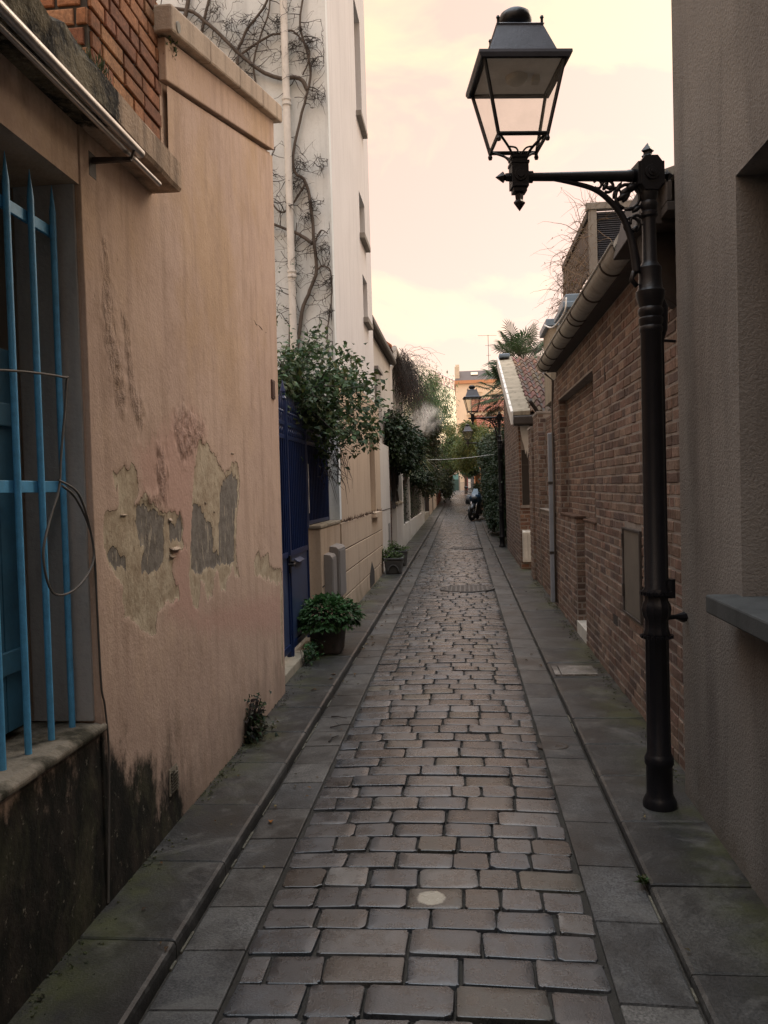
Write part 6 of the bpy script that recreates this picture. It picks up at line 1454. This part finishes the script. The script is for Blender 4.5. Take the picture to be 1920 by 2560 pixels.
# ------------------------------------------------------------------ STEAM
def steam():
    bpy.ops.mesh.primitive_ico_sphere_add(subdivisions=4,radius=1); o=bpy.context.object; o.name='steam'; o.data.name='steam'
    for v in o.data.vertices:
        c=v.co; k=1+.12*math.sin(c.x*5+1)+.1*math.sin(c.y*4+c.z*6); v.co=Vector((c.x*.62*k,c.y*1.0*k,c.z*.55*k))
    o.location=(-1.02,23.0,3.5)
    m=bpy.data.materials.new('steam_vapour'); m.use_nodes=True; nt=m.node_tree; nt.nodes.clear()
    out=nt.nodes.new('ShaderNodeOutputMaterial'); pv=nt.nodes.new('ShaderNodeVolumePrincipled'); pv.inputs['Color'].default_value=(.95,.90,.85,1); pv.inputs['Anisotropy'].default_value=.2
    tc=nt.nodes.new('ShaderNodeTexCoord'); ns=nt.nodes.new('ShaderNodeTexNoise'); ns.inputs['Scale'].default_value=2.6; ns.inputs['Detail'].default_value=4; ns.inputs['Distortion'].default_value=.8
    nt.links.new(tc.outputs['Object'],ns.inputs['Vector'])
    ln=nt.nodes.new('ShaderNodeVectorMath'); ln.operation='LENGTH'; mp=nt.nodes.new('ShaderNodeMapping'); mp.inputs['Scale'].default_value=(1/.62,1.0,1/.55); nt.links.new(tc.outputs['Object'],mp.inputs[0]); nt.links.new(mp.outputs[0],ln.inputs[0])
    mr=nt.nodes.new('ShaderNodeMapRange'); mr.inputs['From Min'].default_value=.95; mr.inputs['From Max'].default_value=.2; nt.links.new(ln.outputs['Value'],mr.inputs['Value'])
    rp=nt.nodes.new('ShaderNodeMapRange'); rp.inputs['From Min'].default_value=.46; rp.inputs['From Max'].default_value=.72; rp.inputs['To Max'].default_value=5.0; nt.links.new(ns.outputs['Fac'],rp.inputs['Value'])
    mu=nt.nodes.new('ShaderNodeMath'); mu.operation='MULTIPLY'; nt.links.new(mr.outputs[0],mu.inputs[0]); nt.links.new(rp.outputs[0],mu.inputs[1]); nt.links.new(mu.outputs[0],pv.inputs['Density']); nt.links.new(pv.outputs[0],out.inputs['Volume'])
    o.data.materials.append(m); o['kind']='stuff'; return o
steam()
# unseen block added behind the viewpoint to hold back sky light
RB2=thing('unseen_sky_block','plain unseen block added behind the viewpoint to cut sky light','building',(0,-9.,0))
b=MB(); b.box(-9,9,-14,-8,-.5,5.5); b.build('wall',M['greywall'],RB2)
# ------------------------------------------------------------------ WORLD, SUN, CAMERA
W=bpy.data.worlds.new('World'); sc.world=W; W.use_nodes=True; nt=W.node_tree; nt.nodes.clear()
def N(t,**p):
    n=nt.nodes.new(t)
    for k,v in p.items(): setattr(n,k,v)
    return n
out=N('ShaderNodeOutputWorld'); sky=N('ShaderNodeTexSky',sky_type='NISHITA',sun_disc=False); sky.sun_elevation=math.radians(32); sky.sun_rotation=math.radians(38); sky.dust_density=1
bg1=N('ShaderNodeBackground'); bg1.inputs['Strength'].default_value=.05; nt.links.new(sky.outputs[0],bg1.inputs['Color'])
tc=N('ShaderNodeTexCoord'); sp=N('ShaderNodeSeparateXYZ'); nt.links.new(tc.outputs['Generated'],sp.inputs[0])
mp=N('ShaderNodeMapping'); mp.inputs['Scale'].default_value=(1.2,1.0,2.6); mp.inputs['Location'].default_value=(.35,.2,.15); mp.inputs['Rotation'].default_value=(0,.35,0); nt.links.new(tc.outputs['Generated'],mp.inputs[0])
ns=N('ShaderNodeTexNoise'); ns.inputs['Scale'].default_value=3.1; ns.inputs['Detail'].default_value=6; ns.inputs['Roughness'].default_value=.52; ns.inputs['Distortion'].default_value=.5; nt.links.new(mp.outputs[0],ns.inputs['Vector'])
cr=N('ShaderNodeValToRGB'); e=cr.color_ramp.elements; e[0].position=.46; e[0].color=(.85,.51,.32,1); e[1].position=.565; e[1].color=(1.0,.685,.345,1)
x=cr.color_ramp.elements.new(.515); x.color=(.98,.60,.335,1)
nt.links.new(ns.outputs['Fac'],cr.inputs['Fac'])
mr=N('ShaderNodeMapRange'); mr.inputs['From Min'].default_value=.56; mr.inputs['From Max'].default_value=.95; nt.links.new(sp.outputs['Z'],mr.inputs['Value'])
mx=N('ShaderNodeMix',data_type='RGBA'); nt.links.new(mr.outputs[0],mx.inputs[0]); nt.links.new(cr.outputs[0],mx.inputs[6]); mx.inputs[7].default_value=(.82,.91,1.0,1)
st=N('ShaderNodeMapRange'); st.inputs['From Min'].default_value=.56; st.inputs['From Max'].default_value=.95; st.inputs['To Min'].default_value=SKY0; st.inputs['To Max'].default_value=SKY1; nt.links.new(sp.outputs['Z'],st.inputs['Value'])
bg2=N('ShaderNodeBackground'); nt.links.new(mx.outputs[2],bg2.inputs['Color']); nt.links.new(st.outputs[0],bg2.inputs['Strength'])
ad=N('ShaderNodeAddShader'); nt.links.new(bg1.outputs[0],ad.inputs[0]); nt.links.new(bg2.outputs[0],ad.inputs[1]); nt.links.new(ad.outputs[0],out.inputs['Surface'])
sl_=bpy.data.lights.new('sun','SUN'); sl_.energy=.7; sl_.angle=math.radians(18); sl_.color=(1,.88,.70)
so=bpy.data.objects.new('sun',sl_); COL.objects.link(so); az=math.radians(38); el=math.radians(32)
dirv=Vector((math.sin(az)*math.cos(el),math.cos(az)*math.cos(el),math.sin(el))); so.rotation_euler=dirv.to_track_quat('Z','Y').to_euler(); so.location=(20,20,20)
cam=bpy.data.cameras.new('camera'); cam.sensor_fit='VERTICAL'; cam.sensor_height=24; cam.lens=24*2080/2560; cam.clip_start=.05; cam.clip_end=2000
co=bpy.data.objects.new('camera',cam); COL.objects.link(co)
r=Vector((.99524511,.09329735,-.02797807)); u=-Vector((-.02523271,-.03047713,-.99921692)); f=Vector((-.09407698,.99517172,-.02797807))
u=Vector((0.025232707,0.030477134,0.999216921))
mt=Matrix((r,u,-f)).transposed().to_4x4(); mt.translation=Vector((0,0,1.6)); co.matrix_world=mt
sc.camera=co
sc.view_settings.view_transform='Standard'; sc.view_settings.look='None'; sc.view_settings.exposure=EXPO; sc.view_settings.gamma=1
sc.cycles.use_denoising=True; sc.cycles.max_bounces=6; sc.cycles.diffuse_bounces=4; sc.cycles.transparent_max_bounces=12; sc.cycles.volume_bounces=1
